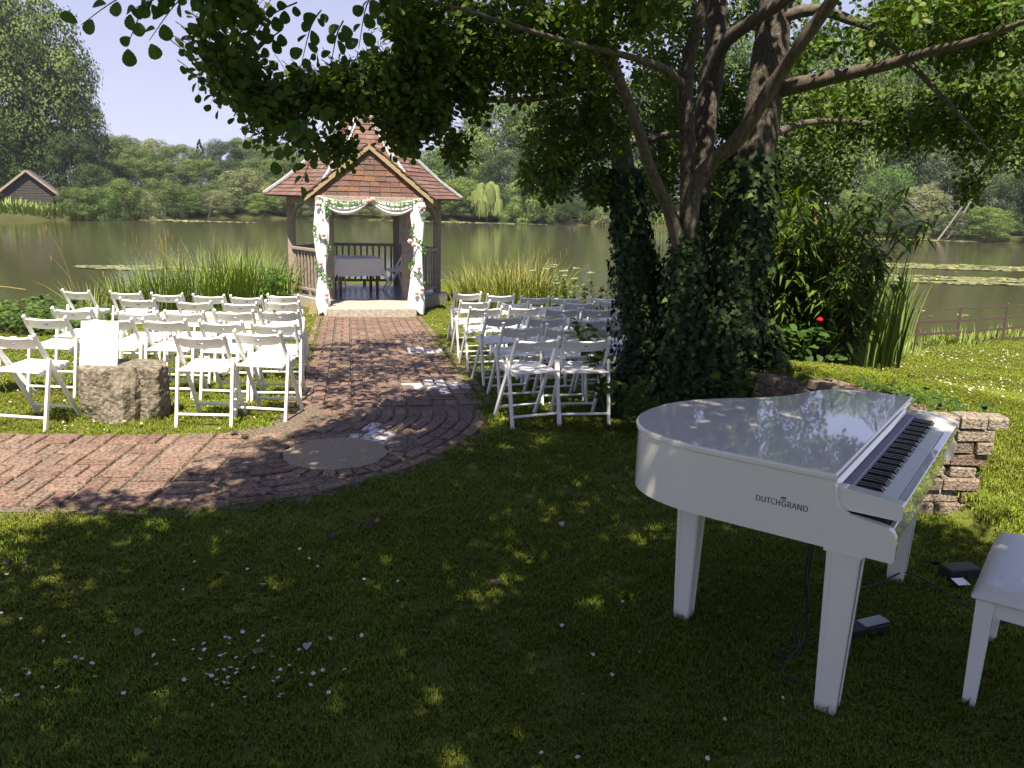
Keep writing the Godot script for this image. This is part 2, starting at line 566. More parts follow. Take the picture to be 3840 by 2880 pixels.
func ground() -> void:
	var xs := PackedFloat32Array()
	var zs := PackedFloat32Array()
	var x := -150.0
	while x < 150.0:
		xs.append(x)
		x += 0.17 if absf(x) < 9.0 else (0.5 if absf(x) < 16.0 else (2.0 if absf(x) < 60.0 else 8.0))
	xs.append(150.0)
	var z := 14.0
	while z > -260.0:
		zs.append(z)
		z -= 1.0 if z > 1.0 else (0.17 if z > -15.0 else (0.35 if z > -24.0 else (1.5 if z > -110.0 else 10.0)))
	zs.append(-260.0)
	var v := PackedVector3Array()
	var c := PackedColorArray()
	var ix := PackedInt32Array()
	var w := xs.size()
	for zz in zs:
		for xx in xs:
			var y := height(xx, zz)
			v.append(Vector3(xx, y, zz))
			var k := 0.5 + 0.5 * hill.get_noise_2d(xx * 2.3, zz * 2.3)
			var col := Color(0.075, 0.095, 0.022).lerp(Color(0.115, 0.130, 0.034), k)
			if zz < -40.0:
				col = Color(0.05, 0.065, 0.022).lerp(Color(0.085, 0.095, 0.035), k)
			if y < -0.6:
				col = Color(0.05, 0.04, 0.022)
			c.append(col)
	for j in zs.size() - 1:
		for i in w - 1:
			var a := j * w + i
			ix.append_array(PackedInt32Array([a, a + w, a + 1, a + 1, a + w, a + w + 1]))
	var n := PackedVector3Array()
	n.resize(v.size())
	for j in zs.size():
		for i in w:
			var a := j * w + i
			var dx := v[j * w + mini(i + 1, w - 1)] - v[j * w + maxi(i - 1, 0)]
			var dz := v[maxi(j - 1, 0) * w + i] - v[mini(j + 1, zs.size() - 1) * w + i]
			n[a] = dz.cross(dx).normalized()
	# clockwise seen from above
	var t := PackedInt32Array()
	for i in range(0, ix.size(), 3):
		var g := (v[ix[i + 2]] - v[ix[i]]).cross(v[ix[i + 1]] - v[ix[i]])
		if g.y >= 0.0:
			t.append_array(PackedInt32Array([ix[i], ix[i + 1], ix[i + 2]]))
		else:
			t.append_array(PackedInt32Array([ix[i], ix[i + 2], ix[i + 1]]))
	var arr := []
	arr.resize(Mesh.ARRAY_MAX)
	arr[Mesh.ARRAY_VERTEX] = v
	arr[Mesh.ARRAY_NORMAL] = n
	arr[Mesh.ARRAY_COLOR] = c
	arr[Mesh.ARRAY_INDEX] = t
	var m := ArrayMesh.new()
	m.add_surface_from_arrays(Mesh.PRIMITIVE_TRIANGLES, arr)
	tag(obj("ground", m, M.soil), "lawn earth that falls gently to the lake and rises again beyond it", "", "", "structure")


func lake() -> void:
	var b := MB.new()
	var up := Vector3.UP
	b.quad(Vector3(-140, -0.65, -10.5), Vector3(140, -0.65, -10.5), Vector3(140, -0.65, -100), Vector3(-140, -0.65, -100), up, up, up, up)
	tag(obj("water", b.mesh(), M.lake_water), "murky brown green lake with faint ripples", "", "", "structure")


# ---------------------------------------------------------------- the brick path
func brick_mesh(seed_: int) -> ArrayMesh:      # one unit brick, its top edges worn
	var r := RandomNumberGenerator.new()
	r.seed = seed_
	var b := MB.new()
	var top := []
	var mid := []
	var low := []
	for q in [[-1, -1], [1, -1], [1, 1], [-1, 1]]:
		var dx: float = 0.5 - r.randf_range(0.0, 0.02)
		var dz: float = 0.5 - r.randf_range(0.0, 0.035)
		mid.append(Vector3(q[0] * dx, 0.32, q[1] * dz))
		top.append(Vector3(q[0] * (dx - 0.03), 0.5 + r.randf_range(-0.06, 0.03), q[1] * (dz - 0.06)))
		low.append(Vector3(q[0] * dx, -0.5, q[1] * dz))
	b.face(top, Vector3.UP)
	for i in 4:
		var j := (i + 1) % 4
		var out: Vector3 = mid[i] + mid[j]
		out.y = 0.2
		b.face([top[i], top[j], mid[j], mid[i]], out + Vector3.UP * 0.3)
		b.face([mid[i], mid[j], low[j], low[i]], out)
	return b.mesh()


func path() -> void:
	var bricks := []                            # [centre x, z, turn, length, width]
	# the straight walk, laid in basket weave
	var ax := Vector2(0.207, 1.0).normalized()  # toward the camera
	var ac := Vector2(ax.y, -ax.x)              # to the right
	var org := Vector2(path_left(-6.6), -6.6)
	var turn := atan2(ax.x, ax.y)
	var unit := 0.2315
	for i in 34:
		for j in 7:
			var mid := org - ax * (unit * (i + 0.5)) + ac * (unit * (j + 0.5) + 0.02)
			if mid.y < -14.02 or mid.y > -6.58:
				continue
			for k in 2:
				if (i + j) % 2 == 0:
					var p := mid + ax * (unit * (k - 0.5) * 0.5)
					bricks.append([p.x, p.y, turn + rr(-0.012, 0.012), unit - rr(0.010, 0.02), unit * 0.5 - rr(0.010, 0.018)])
				else:
					var p := mid + ac * (unit * (k - 0.5) * 0.5)
					bricks.append([p.x, p.y, turn + PI / 2 + rr(-0.012, 0.012), unit - rr(0.010, 0.02), unit * 0.5 - rr(0.010, 0.018)])
	# edging of the walk
	for s in 2:
		var q := 0.0
		while q < 7.4:
			var p := org - ax * (q + 0.11) + ac * (-0.05 if s == 0 else unit * 7 + 0.075)
			bricks.append([p.x, p.y, turn + PI / 2 + rr(-0.03, 0.03), 0.215, 0.095])
			q += 0.225
	# the corner, in courses that follow its outer edge
	var hub := Vector2(-1.2, -5.27)
	for row in 15:
		var a := -0.04 + (0.05 if row % 2 else 0.0)
		while a < 1.62:
			var r := outer(a) - 0.06 - row * 0.113
			if r < 0.12:
				break
			var step := 0.228 / r
			var mid := a + step * 0.5
			var rm := outer(mid) - 0.06 - row * 0.113
			var p := PIVOT + Vector2(cos(mid), sin(mid)) * rm
			var a2 := PIVOT + Vector2(cos(mid - 0.1), sin(mid - 0.1)) * (outer(mid - 0.1) - 0.06 - row * 0.113)
			var b2 := PIVOT + Vector2(cos(mid + 0.1), sin(mid + 0.1)) * (outer(mid + 0.1) - 0.06 - row * 0.113)
			if mid > PI / 2 + 0.02 or (p.y < -6.57):
				a += step
				continue
			if p.distance_to(hub) > 0.53:
				var d := (b2 - a2).normalized()
				bricks.append([p.x, p.y, atan2(-d.y, d.x) + rr(-0.02, 0.02), 0.212 - rr(0.0, 0.012), 0.098 - rr(0.0, 0.008)])
			a += step
	# half bricks round the roundel
	for k in 26:
		var a := TAU * k / 26.0
		var p := hub + Vector2(cos(a), sin(a)) * 0.418
		bricks.append([p.x, p.y, -a + rr(-0.03, 0.03), 0.105, 0.088])
	# the left arm: two header courses, then weave
	var lx := Vector2(-1.0, 0.075).normalized()
	var lz := Vector2(-lx.y, lx.x) * -1.0
	if lz.y > 0.0:
		lz = -lz
	var lturn := atan2(-lx.y, lx.x)
	for i in 2:
		for j in 13:
			var p := Vector2(-1.93, -4.27) + lx * (0.2315 * i) + lz * (0.113 * j)
			if p.y > -5.95:
				bricks.append([p.x, p.y, lturn + rr(-0.02, 0.02), 0.214, 0.098])
	for i in 15:
		for j in 6:
			var mid := Vector2(-2.41, -4.29) + lx * (unit * (i + 0.0)) + lz * (unit * (j + 0.25))
			for k in 2:
				if (i + j) % 2 == 0:
					var p := mid + lz * (unit * (k - 0.5) * 0.5)
					bricks.append([p.x, p.y, lturn + rr(-0.02, 0.02), unit - rr(0.012, 0.022), unit * 0.5 - rr(0.012, 0.02)])
				else:
					var p := mid + lx * (unit * (k - 0.5) * 0.5)
					bricks.append([p.x, p.y, lturn + PI / 2 + rr(-0.02, 0.02), unit - rr(0.012, 0.022), unit * 0.5 - rr(0.012, 0.02)])
	var root := thing("path", "worn red brick path that turns from the lawn to the gazebo", "")
	tag(root, "", "", "", "structure")
	# the bed that shows in the joints
	var bed := MB.new()
	var up := Vector3.UP
	var cells := 0.12
	var x := -6.2
	while x < 0.0:
		var z := -14.1
		while z < -4.0:
			if on_path(x + cells / 2, z + cells / 2, 0.03) and z + cells < -4.0:
				var q := []
				for w in [[0, 0], [1, 0], [1, 1], [0, 1]]:
					q.append(Vector3(x + w[0] * cells, height(x + w[0] * cells, z + w[1] * cells) + 0.004, z + w[1] * cells))
				bed.quad(q[0], q[1], q[2], q[3], up, up, up, up)
			z += cells
		x += cells
	obj("joint_bed", bed.mesh(), M.joint, root)
	var rd := MB.new()
	for k in 40:
		var a := TAU * k / 40.0
		var b := TAU * (k + 1) / 40.0
		var o := Vector3(hub.x, height(hub.x, hub.y) + 0.016, hub.y)
		var p := o + Vector3(cos(a), 0, sin(a)) * (0.352 + 0.010 * sin(k * 2.3) + 0.006 * sin(k * 5.1))
		var q := o + Vector3(cos(b), 0, sin(b)) * (0.352 + 0.010 * sin((k + 1) % 40 * 2.3) + 0.006 * sin((k + 1) % 40 * 5.1))
		rd.tri(o, p, q, up, up, up)
		rd.face([p, q, q - up * 0.05, p - up * 0.05], p - o)
	obj("roundel", rd.mesh(), M.concrete, root)
	# the nearest three hundred bricks are parts, the rest one part
	var shapes := [brick_mesh(1), brick_mesh(2), brick_mesh(3), brick_mesh(4)]
	bricks.sort_custom(func(a, b): return Vector2(a[0], a[1]).length_squared() < Vector2(b[0], b[1]).length_squared())
	var rest := {}
	var made := 0
	for q in bricks:
		var p := Vector2(q[0], q[1])
		if q[0] < -6.0:
			continue
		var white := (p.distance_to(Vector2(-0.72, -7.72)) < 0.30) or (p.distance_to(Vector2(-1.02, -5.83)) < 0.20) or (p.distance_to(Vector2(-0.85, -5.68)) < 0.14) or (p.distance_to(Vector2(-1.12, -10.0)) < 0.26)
		var ht := 0.05
		var y := height(q[0], q[1]) + 0.018 + rr(-0.005, 0.005) - ht * 0.5
		var b := Basis(Vector3.UP, q[2]) * Basis.from_euler(Vector3(rr(-0.015, 0.015), 0, rr(-0.012, 0.012))) * Basis.from_scale(Vector3(q[3], ht, q[4]))
		var t := Transform3D(b, Vector3(q[0], y, q[1]))
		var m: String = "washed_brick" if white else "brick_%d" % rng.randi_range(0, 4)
		if made < 300:
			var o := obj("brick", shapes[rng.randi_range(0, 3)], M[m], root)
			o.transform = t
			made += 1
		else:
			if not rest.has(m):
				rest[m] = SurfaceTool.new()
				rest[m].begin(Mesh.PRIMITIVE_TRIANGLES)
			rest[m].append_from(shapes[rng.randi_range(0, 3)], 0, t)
	var am := ArrayMesh.new()
	var k := 0
	var far := MeshInstance3D.new()
	for m in rest:
		rest[m].commit(am)
		am.surface_set_material(k, M[m])
		k += 1
	far.name = "paving_bricks"
	far.mesh = am
	far.set_meta("kind", "stuff")
	root.add_child(far, true)


# ---------------------------------------------------------------- the gazebo
const GAZ := Vector3(-3.06, -0.2, -16.62)
const GAZ_TURN := 0.2155

func gz(p: Vector3) -> Vector3:
	return GAZ + Basis(Vector3.UP, GAZ_TURN) * p

func roof_at(t: float) -> Vector2:             # t 0 eave .. 1 top: (reach, height)
	return Vector2(along([[0, 1.95], [0.2, 1.52], [0.5, 0.92], [0.75, 0.47], [1.0, 0.03]], t), along([[0, 1.90], [0.2, 2.20], [0.5, 2.72], [0.75, 3.22], [1.0, 3.86]], t))

func gazebo() -> void:
	var g := thing("gazebo", "six sided oak gazebo with red tiled roof and gabled porch by the lake", "gazebo", GAZ, GAZ_TURN)
	var b := MB.new()
	var hex := []
	for i in 6:
		hex.append(Vector3(cos(TAU * i / 6.0), 0, sin(TAU * i / 6.0)))
	var post := 1.46
	# concrete plinth and painted floor
	var pl := PackedVector2Array()
	for h in hex:
		pl.append(Vector2(h.x, -h.z) * 1.68)
	var flat := Transform3D(Basis(Vector3.RIGHT, -PI / 2), Vector3.ZERO)
	b.prism(pl, -0.45, -0.005, flat)
	obj("plinth", b.mesh(), M.slab, g)
	b = MB.new()
	var fl := PackedVector2Array()
	for h in hex:
		fl.append(Vector2(h.x, -h.z) * 1.56)
	b.prism(fl, -0.002, 0.012, flat)
	obj("floor", b.mesh(), M.floor_paint, g)
	b = MB.new()
	b.cbox(Vector3(0.01, -0.135, 1.98), Vector3(1.56, 0.29, 1.24), 0.012)
	obj("step", b.mesh(), M.slab, g)
	# six posts, two more for the porch
	for i in 6:
		b = MB.new()
		var p: Vector3 = hex[i] * post
		b.cbox(p + Vector3(0, 0.95, 0), Vector3(0.15, 1.90, 0.15), 0.008, Basis(Vector3.UP, -TAU * i / 6.0))
		obj("post", b.mesh(), M.oak, g)
	for s in [-1, 1]:
		b = MB.new()
		b.cbox(Vector3(s * 0.81, 0.90, 2.30), Vector3(0.10, 1.80, 0.10), 0.006)
		obj("porch_post", b.mesh(), M.oak, g)
		b = MB.new()
		b.cbox(Vector3(s * 0.81, 1.86, 1.76), Vector3(0.10, 0.12, 1.20), 0.006)
		obj("porch_beam", b.mesh(), M.oak_rail, g)
	b = MB.new()
	b.cbox(Vector3(0, 1.865, 2.30), Vector3(1.86, 0.13, 0.104), 0.006)
	obj("porch_beam", b.mesh(), M.oak_rail, g)
	# ring beam, braces, balustrades
	for i in 6:
		var a: Vector3 = hex[i] * post
		var c: Vector3 = hex[(i + 1) % 6] * post
		var mid := (a + c) * 0.5
		var along_ := (c - a).normalized()
		var out := Vector3(mid.x, 0, mid.z).normalized()
		b = MB.new()
		b.bar(a + Vector3(0, 1.83, 0) + along_ * 0.075, c + Vector3(0, 1.83, 0) - along_ * 0.075, 0.14, 0.10, Vector3.UP, 0.006)
		obj("ring_beam", b.mesh(), M.oak_rail, g)
		var front := i == 1
		for e in 2:
			if front:
				continue
			var from: Vector3 = a if e == 0 else c
			var dir := along_ if e == 0 else -along_
			var poly := PackedVector2Array()
			for k in 9:
				var t := k / 8.0 * PI / 2
				poly.append(Vector2(0.075 + 0.44 * (1.0 - cos(t)), 1.30 + 0.46 * sin(t)))
			for k in 9:
				var t := (8 - k) / 8.0 * PI / 2
				poly.append(Vector2(0.075 + 0.36 * (1.0 - cos(t)) - 0.0001, 1.40 + 0.36 * sin(t)))
			b = MB.new()
			b.prism(poly, -0.03, 0.03, Transform3D(Basis(dir, Vector3.UP, dir.cross(Vector3.UP)), from))
			obj("brace", b.mesh(), M.oak, g)
		if front:
			continue
		b = MB.new()
		b.bar(a + Vector3(0, 0.90, 0) + along_ * 0.075, c + Vector3(0, 0.90, 0) - along_ * 0.075, 0.06, 0.11, Vector3.UP, 0.008)
		obj("handrail", b.mesh(), M.oak_rail, g)
		b = MB.new()
		b.bar(a + Vector3(0, 0.12, 0) + along_ * 0.075, c + Vector3(0, 0.12, 0) - along_ * 0.075, 0.05, 0.07, Vector3.UP, 0.006)
		obj("bottom_rail", b.mesh(), M.oak_rail, g)
		b = MB.new()
		b.box(mid + Vector3(0, 0.05, 0), Vector3(0.07, 0.09, 0.06), Basis(along_, Vector3.UP, along_.cross(Vector3.UP)))
		obj("rail_foot", b.mesh(), M.oak, g)
		for k in 10:
			b = MB.new()
			var p := a.lerp(c, 0.05 + 0.9 * (k + 0.5) / 10.0)
			b.box(p + Vector3(0, 0.51, 0), Vector3(0.042, 0.73, 0.03), Basis(along_, Vector3.UP, along_.cross(Vector3.UP)))
			obj("baluster", b.mesh(), M.oak, g)
	# roof: boards below, lead on the hips, tiles over
	b = MB.new()
	for i in 6:
		var h0: Vector3 = hex[i]
		var h1: Vector3 = hex[(i + 1) % 6]
		for k in 20:
			var r0 := roof_at(k / 20.0)
			var r1 := roof_at((k + 1) / 20.0)
			var o := (h0 + h1).normalized() + Vector3.UP
			b.face([h0 * r0.x + Vector3.UP * r0.y, h1 * r0.x + Vector3.UP * r0.y, h1 * r1.x + Vector3.UP * r1.y, h0 * r1.x + Vector3.UP * r1.y], o)
		var e0 := roof_at(0.0)
		b.face([h0 * e0.x + Vector3.UP * e0.y, h1 * e0.x + Vector3.UP * e0.y, h1 * 1.3 + Vector3.UP * (e0.y - 0.02), h0 * 1.3 + Vector3.UP * (e0.y - 0.02)], Vector3.DOWN)
	obj("roof_boards", b.mesh(), M.old_roof, g)
	for i in 6:
		b = MB.new()
		var path_ := PackedVector3Array()
		var rad := PackedFloat32Array()
		for k in 15:
			var r := roof_at(k / 14.0 - 0.005)
			path_.append(hex[i] * (r.x + 0.015) + Vector3.UP * (r.y + 0.052))
			rad.append(0.034 if k < 13 else 0.025)
		b.tube(path_, rad, 8)
		for k in 14:
			var r0 := roof_at(k / 14.0)
			var r1 := roof_at((k + 1) / 14.0)
			for s in [-1, 1]:
				var side: Vector3 = hex[(i + s + 6) % 6]
				var w0: float = minf(0.07 / maxf(r0.x, 0.1), 0.6)
				var w1: float = minf(0.07 / maxf(r1.x, 0.1), 0.6)
				var lift := Vector3.UP * 0.056
				b.face([hex[i] * r0.x + Vector3.UP * r0.y + lift, hex[i].lerp(side, w0) * r0.x + Vector3.UP * r0.y + lift, hex[i].lerp(side, w1) * r1.x + Vector3.UP * r1.y + lift, hex[i] * r1.x + Vector3.UP * r1.y + lift], Vector3.UP)
		obj("hip_lead", b.mesh(), M.lead, g)
	b = MB.new()
	b.ball(Vector3(0, 3.98, 0), Vector3(0.07, 0.10, 0.07))
	b.tube(PackedVector3Array([Vector3(0, 3.8, 0), Vector3(0, 4.3, 0)]), PackedFloat32Array([0.03, 0.006]), 6)
	obj("finial", b.mesh(), M.lead, g)
	var unit := MB.new()
	unit.hexa(Vector3(0, 0, 0), Vector3(1, 1, 1), Vector2(1, 1), Vector2(0.985, 1))
	var tile := unit.mesh()
	var rest := {}
	var made := 0
	var rows := 22
	var order := [0, 2, 1, 3, 4, 5]
	for f in order:
		var h0: Vector3 = hex[f]
		var h1: Vector3 = hex[(f + 1) % 6]
		for k in rows:
			var r0 := roof_at(float(k) / rows)
			var r1 := roof_at(float(k + 1) / rows)
			var p0 := h0 * r0.x + Vector3.UP * r0.y
			var p1 := h1 * r0.x + Vector3.UP * r0.y
			var up_dir := ((h0 + h1) * 0.5 * (r1.x - r0.x) + Vector3.UP * (r1.y - r0.y))
			var run := up_dir.length()
			up_dir = up_dir.normalized()
			var x := (p1 - p0).normalized()
			var nrm := x.cross(up_dir)
			if nrm.y < 0.0:
				nrm = -nrm
			var wide := p0.distance_to(p1)
			var n := maxi(1, int(round(wide / 0.172)))
			for i in n:
				var t := (i + (0.5 if k % 2 == 0 else 1.0)) / n
				if t > 0.999:
					continue
				var shrink := 0.0 if t > 0.08 and t < 0.92 else 0.3
				var at := p0.lerp(p1, t) + up_dir * (run * 0.62) + nrm * (0.016 + rr(-0.003, 0.003))
				var ty := (up_dir + nrm * -0.13).normalized()
				var tx := ty.cross(nrm).normalized()
				var tilt := Basis(tx, ty, tx.cross(ty))
				var tr := Transform3D(tilt * Basis.from_scale(Vector3(wide / n * (1.0 - shrink) - 0.006, run * 1.30, 0.014)), at)
				var m := "tile_%d" % [0, 1, 2, 3, 0, 2, 5][rng.randi_range(0, 6)]
				if made < 240 and (f == 0 or f == 2) and k < 15:
					var o := obj("tile", tile, M[m], g)
					o.transform = tr
					made += 1
				else:
					if not rest.has(m):
						rest[m] = SurfaceTool.new()
						rest[m].begin(Mesh.PRIMITIVE_TRIANGLES)
					rest[m].append_from(tile, 0, tr)
	# the porch gable: tiled face, barge boards, tiled slopes
	b = MB.new()
	b.prism(PackedVector2Array([Vector2(-0.93, 1.935), Vector2(0.93, 1.935), Vector2(0, 2.69)]), 2.235, 2.30)
	obj("gable_board", b.mesh(), M.oak, g)
	for k in 9:
		var y := 1.93 + k * 0.092
		var half := (2.72 - y - 0.05) / 0.80
		if half < 0.03:
			continue
		var n := maxi(1, int(round(half * 2.0 / 0.185)))
		var off := 0.0 if k % 2 == 0 else 0.5
		for i in n + 1:
			var x0 := -half + (i - off) * half * 2.0 / n
			var x1 := x0 + half * 2.0 / n
			x0 = maxf(x0, -half)
			x1 = minf(x1, half)
			if x1 - x0 < 0.03:
				continue
			var tr := Transform3D(Basis(Vector3.RIGHT, -0.11) * Basis.from_scale(Vector3(x1 - x0 - 0.006, 0.128, 0.014)), Vector3((x0 + x1) / 2, y + 0.055 + rr(-0.005, 0.005), 2.318 + rr(-0.003, 0.003)))
			var m := "tile_%d" % [0, 1, 3, 1, 5, 4, 3, 0][rng.randi_range(0, 7)]
			var o := obj("tile", tile, M[m], g)
			o.transform = tr
	for s in [-1, 1]:
		var lo := Vector3(s * 1.10, 1.86, 2.38)
		var hi := Vector3(0, 2.76, 2.38)
		b = MB.new()
		var d := (hi - lo).normalized()
		var nn := Vector3(-d.y * s, d.x * s, 0) * float(s) * (1.0 if s > 0 else 1.0)
		if nn.y < 0.0:
			nn = -nn
		b.prism(PackedVector2Array([Vector2(lo.x, lo.y - 0.03), Vector2(lo.x, lo.y + 0.05), Vector2(hi.x, hi.y + 0.065), Vector2(hi.x, hi.y - 0.035)]), 2.345, 2.385)
		obj("barge_board", b.mesh(), M.barge, g)
		# slope of the porch roof, running back into the main roof
		var depth := 1.75
		b = MB.new()
		var q := [lo + nn * 0.05, hi + nn * 0.05, hi + nn * 0.05 + Vector3(0, 0, -depth), lo + nn * 0.05 + Vector3(0, 0, -depth * 0.55)]
		b.face(q, nn)
		b.face([q[0] - nn * 0.03, q[1] - nn * 0.03, q[2] - nn * 0.03, q[3] - nn * 0.03], -nn)
		b.face([q[0], q[1], q[1] - nn * 0.03, q[0] - nn * 0.03], Vector3.BACK)
		obj("porch_roof", b.mesh(), M.old_roof, g)
		for k in 13:
			var f := (k + 0.5) / 13.0
			var p := lo.lerp(hi, f) + nn * 0.068
			var reach := lerpf(depth * 0.55, depth, f)
			for i in int(reach / 0.17):
				var py := (d - nn * 0.16).normalized()
				var px := py.cross(nn).normalized()
				var tr := Transform3D(Basis(px, py, px.cross(py)) * Basis.from_scale(Vector3(0.165, 0.15, 0.014)), p + Vector3(0, 0, 0.02 - 0.085 - i * 0.17 + rr(-0.01, 0.015)))
				var m: String = "tile_%d" % [0, 2, 3, 5][rng.randi_range(0, 3)]
				if not rest.has(m):
					rest[m] = SurfaceTool.new()
					rest[m].begin(Mesh.PRIMITIVE_TRIANGLES)
				rest[m].append_from(tile, 0, tr)
	var am := ArrayMesh.new()
	var k := 0
	for m in rest:
		rest[m].commit(am)
		am.surface_set_material(k, M[m])
		k += 1
	var far := MeshInstance3D.new()
	far.name = "roof_tiles"
	far.mesh = am
	far.set_meta("kind", "stuff")
	g.add_child(far, true)

	# drapes and swag on the porch
	for s in [-1, 1]:
		b = MB.new()
		var rows_ := []
		for i in 31:
			var t := i / 30.0
			var y := lerpf(1.86, -0.13 if s < 0 else -0.11, t)
			var ring := PackedVector3Array()
			var wide := 0.105 + 0.022 * sin(t * 9.0 + s) - 0.02 * t + (0.055 * smoothstep(0.72, 0.95, t) if s > 0 else 0.02 * smoothstep(0.6, 0.85, t) - 0.05 * smoothstep(0.88, 1.0, t))
			for j in 40:
				var a := TAU * j / 40.0
				var fold := 1.0 + 0.10 * sin(a * 9.0 + t * 2.3 + s) + 0.05 * sin(a * 5.0 - t * 4.0)
				var dip := 0.0 if i < 30 else 0.05 * sin(a * 2.0 + 1.0) + 0.02 * sin(a * 7.0)
				ring.append(Vector3(s * 0.825 + (0.02 * s * t if s < 0 else 0.015 * sin(t * 5.0)) + cos(a) * wide * fold, y - dip, 2.31 + sin(a) * 0.085 * fold))
			rows_.append(ring)
		b.sheet(rows_, Color.WHITE, true)
		var side := "left" if s < 0 else "right"
		var dr := obj("drape", b.mesh(), M.cloth)
		dr.transform = Transform3D(Basis(Vector3.UP, GAZ_TURN), GAZ)
		tag(dr, "white fabric drape gathered round the %s post of the gazebo porch" % side, "drape", "white drapes on the gazebo porch")
	for s in [-1, 1]:
		b = MB.new()
		var rows_ := []
		for i in 25:
			var t := i / 24.0
			var x := lerpf(0.88 * s, 0.0, t)
			var sag := 4.0 * t * (1.0 - t)
			var ring := PackedVector3Array()
			for j in 16:
				var v := j / 15.0
				var y := 1.90 + 0.03 * (1.0 - t) - 0.03 * v - sag * (0.06 + 0.19 * v) - 0.02 * v
				ring.append(Vector3(x, y, 2.372 + 0.03 * sag * sin(v * PI) + 0.012 * sin(v * 22.0 + t * 3.0) * (0.5 + sag)))
			rows_.append(ring)
		b.sheet(rows_)
		var sw := obj("swag", b.mesh(), M.cloth)
		sw.transform = Transform3D(Basis(Vector3.UP, GAZ_TURN), GAZ)
		tag(sw, "white fabric swag across the %s half of the gazebo porch beam" % ("left" if s < 0 else "right"), "swag", "white swags over the gazebo porch")
	# garlands of ivy and pink roses
	for s in [-1, 1]:
		var ga := thing("garland", "garland of ivy and pink roses wound down the %s porch drape" % ("left" if s < 0 else "right"), "garland", GAZ, GAZ_TURN, "garlands on the gazebo porch")
		b = MB.new()
		b.colored = true
		var pts := PackedVector3Array()
		var rad := PackedFloat32Array()
		for i in 60:
			var t := i / 59.0
			var a := t * 15.0
			pts.append(Vector3(s * 0.825 + 0.125 * sin(a), lerpf(1.80, 0.35, t), 2.31 + 0.075 + 0.035 * cos(a)))
			rad.append(0.004)
		b.tube(pts, rad, 5, Color(0.05, 0.09, 0.03))
		obj("stem", b.mesh(), M.ivy_leaf, ga)
		b = MB.new()
		b.colored = true
		for i in 110:
			var p: Vector3 = pts[rng.randi_range(0, 59)] + Vector3(rr(-0.035, 0.035), rr(-0.03, 0.03), rr(0.0, 0.04))
			ivy_shape(b, p, Vector3(rr(-0.5, 0.5), rr(-0.3, 0.5), 1).normalized(), rr(0, TAU), rr(0.035, 0.055), Color(0.05, 0.12, 0.04).lerp(Color(0.10, 0.20, 0.06), rng.randf()))
		tag(obj("leaves", b.mesh(), M.ivy_leaf, ga), "", "", "", "stuff")
		var spots := [[1.79, -0.06], [1.27, 0.03], [0.78, -0.04], [0.24, 0.05]] if s < 0 else [[1.78, 0.10], [1.18, -0.14], [1.12, -0.07], [0.72, 0.02], [0.34, 0.07], [0.27, -0.02]]
		for q in spots:
			rose(ga, Vector3(s * 0.825 + q[1], q[0], 2.31 + 0.135), 0.042)
	var sg := thing("garland", "strand of small ivy leaves and roses along the white swags", "garland", GAZ, GAZ_TURN, "garlands on the gazebo porch")
	b = MB.new()
	b.colored = true
	for i in 130:
		var t := rng.randf()
		var u := fmod(t * 2.0, 1.0)
		var sag := 4.0 * u * (1.0 - u)
		ivy_shape(b, Vector3(lerpf(-0.86, 0.86, t), 1.91 - sag * rr(0.06, 0.15) - rr(0, 0.03), 2.40 + 0.03 * sag), Vector3(rr(-0.4, 0.4), rr(-0.3, 0.5), 1).normalized(), rr(0, TAU), rr(0.03, 0.05), Color(0.06, 0.13, 0.045).lerp(Color(0.12, 0.22, 0.07), rng.randf()))
	tag(obj("leaves", b.mesh(), M.ivy_leaf, sg), "", "", "", "stuff")
	rose(sg, Vector3(0.04, 1.885, 2.42), 0.042)
	rose(sg, Vector3(-0.03, 1.86, 2.43), 0.034)


func ivy_shape(b: MB, at: Vector3, nrm: Vector3, spin: float, size: float, col: Color) -> void:
	var x := nrm.cross(Vector3.UP if absf(nrm.y) < 0.9 else Vector3.RIGHT).normalized().rotated(nrm, spin)
	var y := nrm.cross(x)
	var pts := [Vector2(0, -0.35), Vector2(0.5, -0.3), Vector2(0.32, 0.02), Vector2(0.42, 0.32), Vector2(0.14, 0.3), Vector2(0, 0.75), Vector2(-0.14, 0.3), Vector2(-0.42, 0.32), Vector2(-0.32, 0.02), Vector2(-0.5, -0.3)]
	var o := at
	for i in pts.size():
		var p: Vector2 = pts[i]
		var q: Vector2 = pts[(i + 1) % pts.size()]
		b.tri(o, at + (x * p.x + y * p.y) * size - nrm * absf(p.x) * size * 0.25, at + (x * q.x + y * q.y) * size - nrm * absf(q.x) * size * 0.25, nrm, nrm, nrm, col)


func rose(parent: Node, at: Vector3, r: float) -> void:
	var b := MB.new()
	b.colored = true
	for ring in 3:
		var n: int = [3, 5, 6][ring]
		for k in n:
			var a := TAU * k / n + ring * 0.5
			var rad: float = r * [0.3, 0.62, 0.9][ring]
			var c := Color(0.72, 0.26, 0.28).lerp(Color(0.86, 0.52, 0.50), ring / 2.0)
			var o := at + Vector3(cos(a), sin(a), 0) * rad * 0.6 + Vector3(0, 0, r * [0.65, 0.4, 0.1][ring])
			b.ball(o, Vector3(rad * 0.62, rad * 0.62, r * 0.42), 4, 6, c)
	obj("rose", b.mesh(), M.rose_petal, parent)


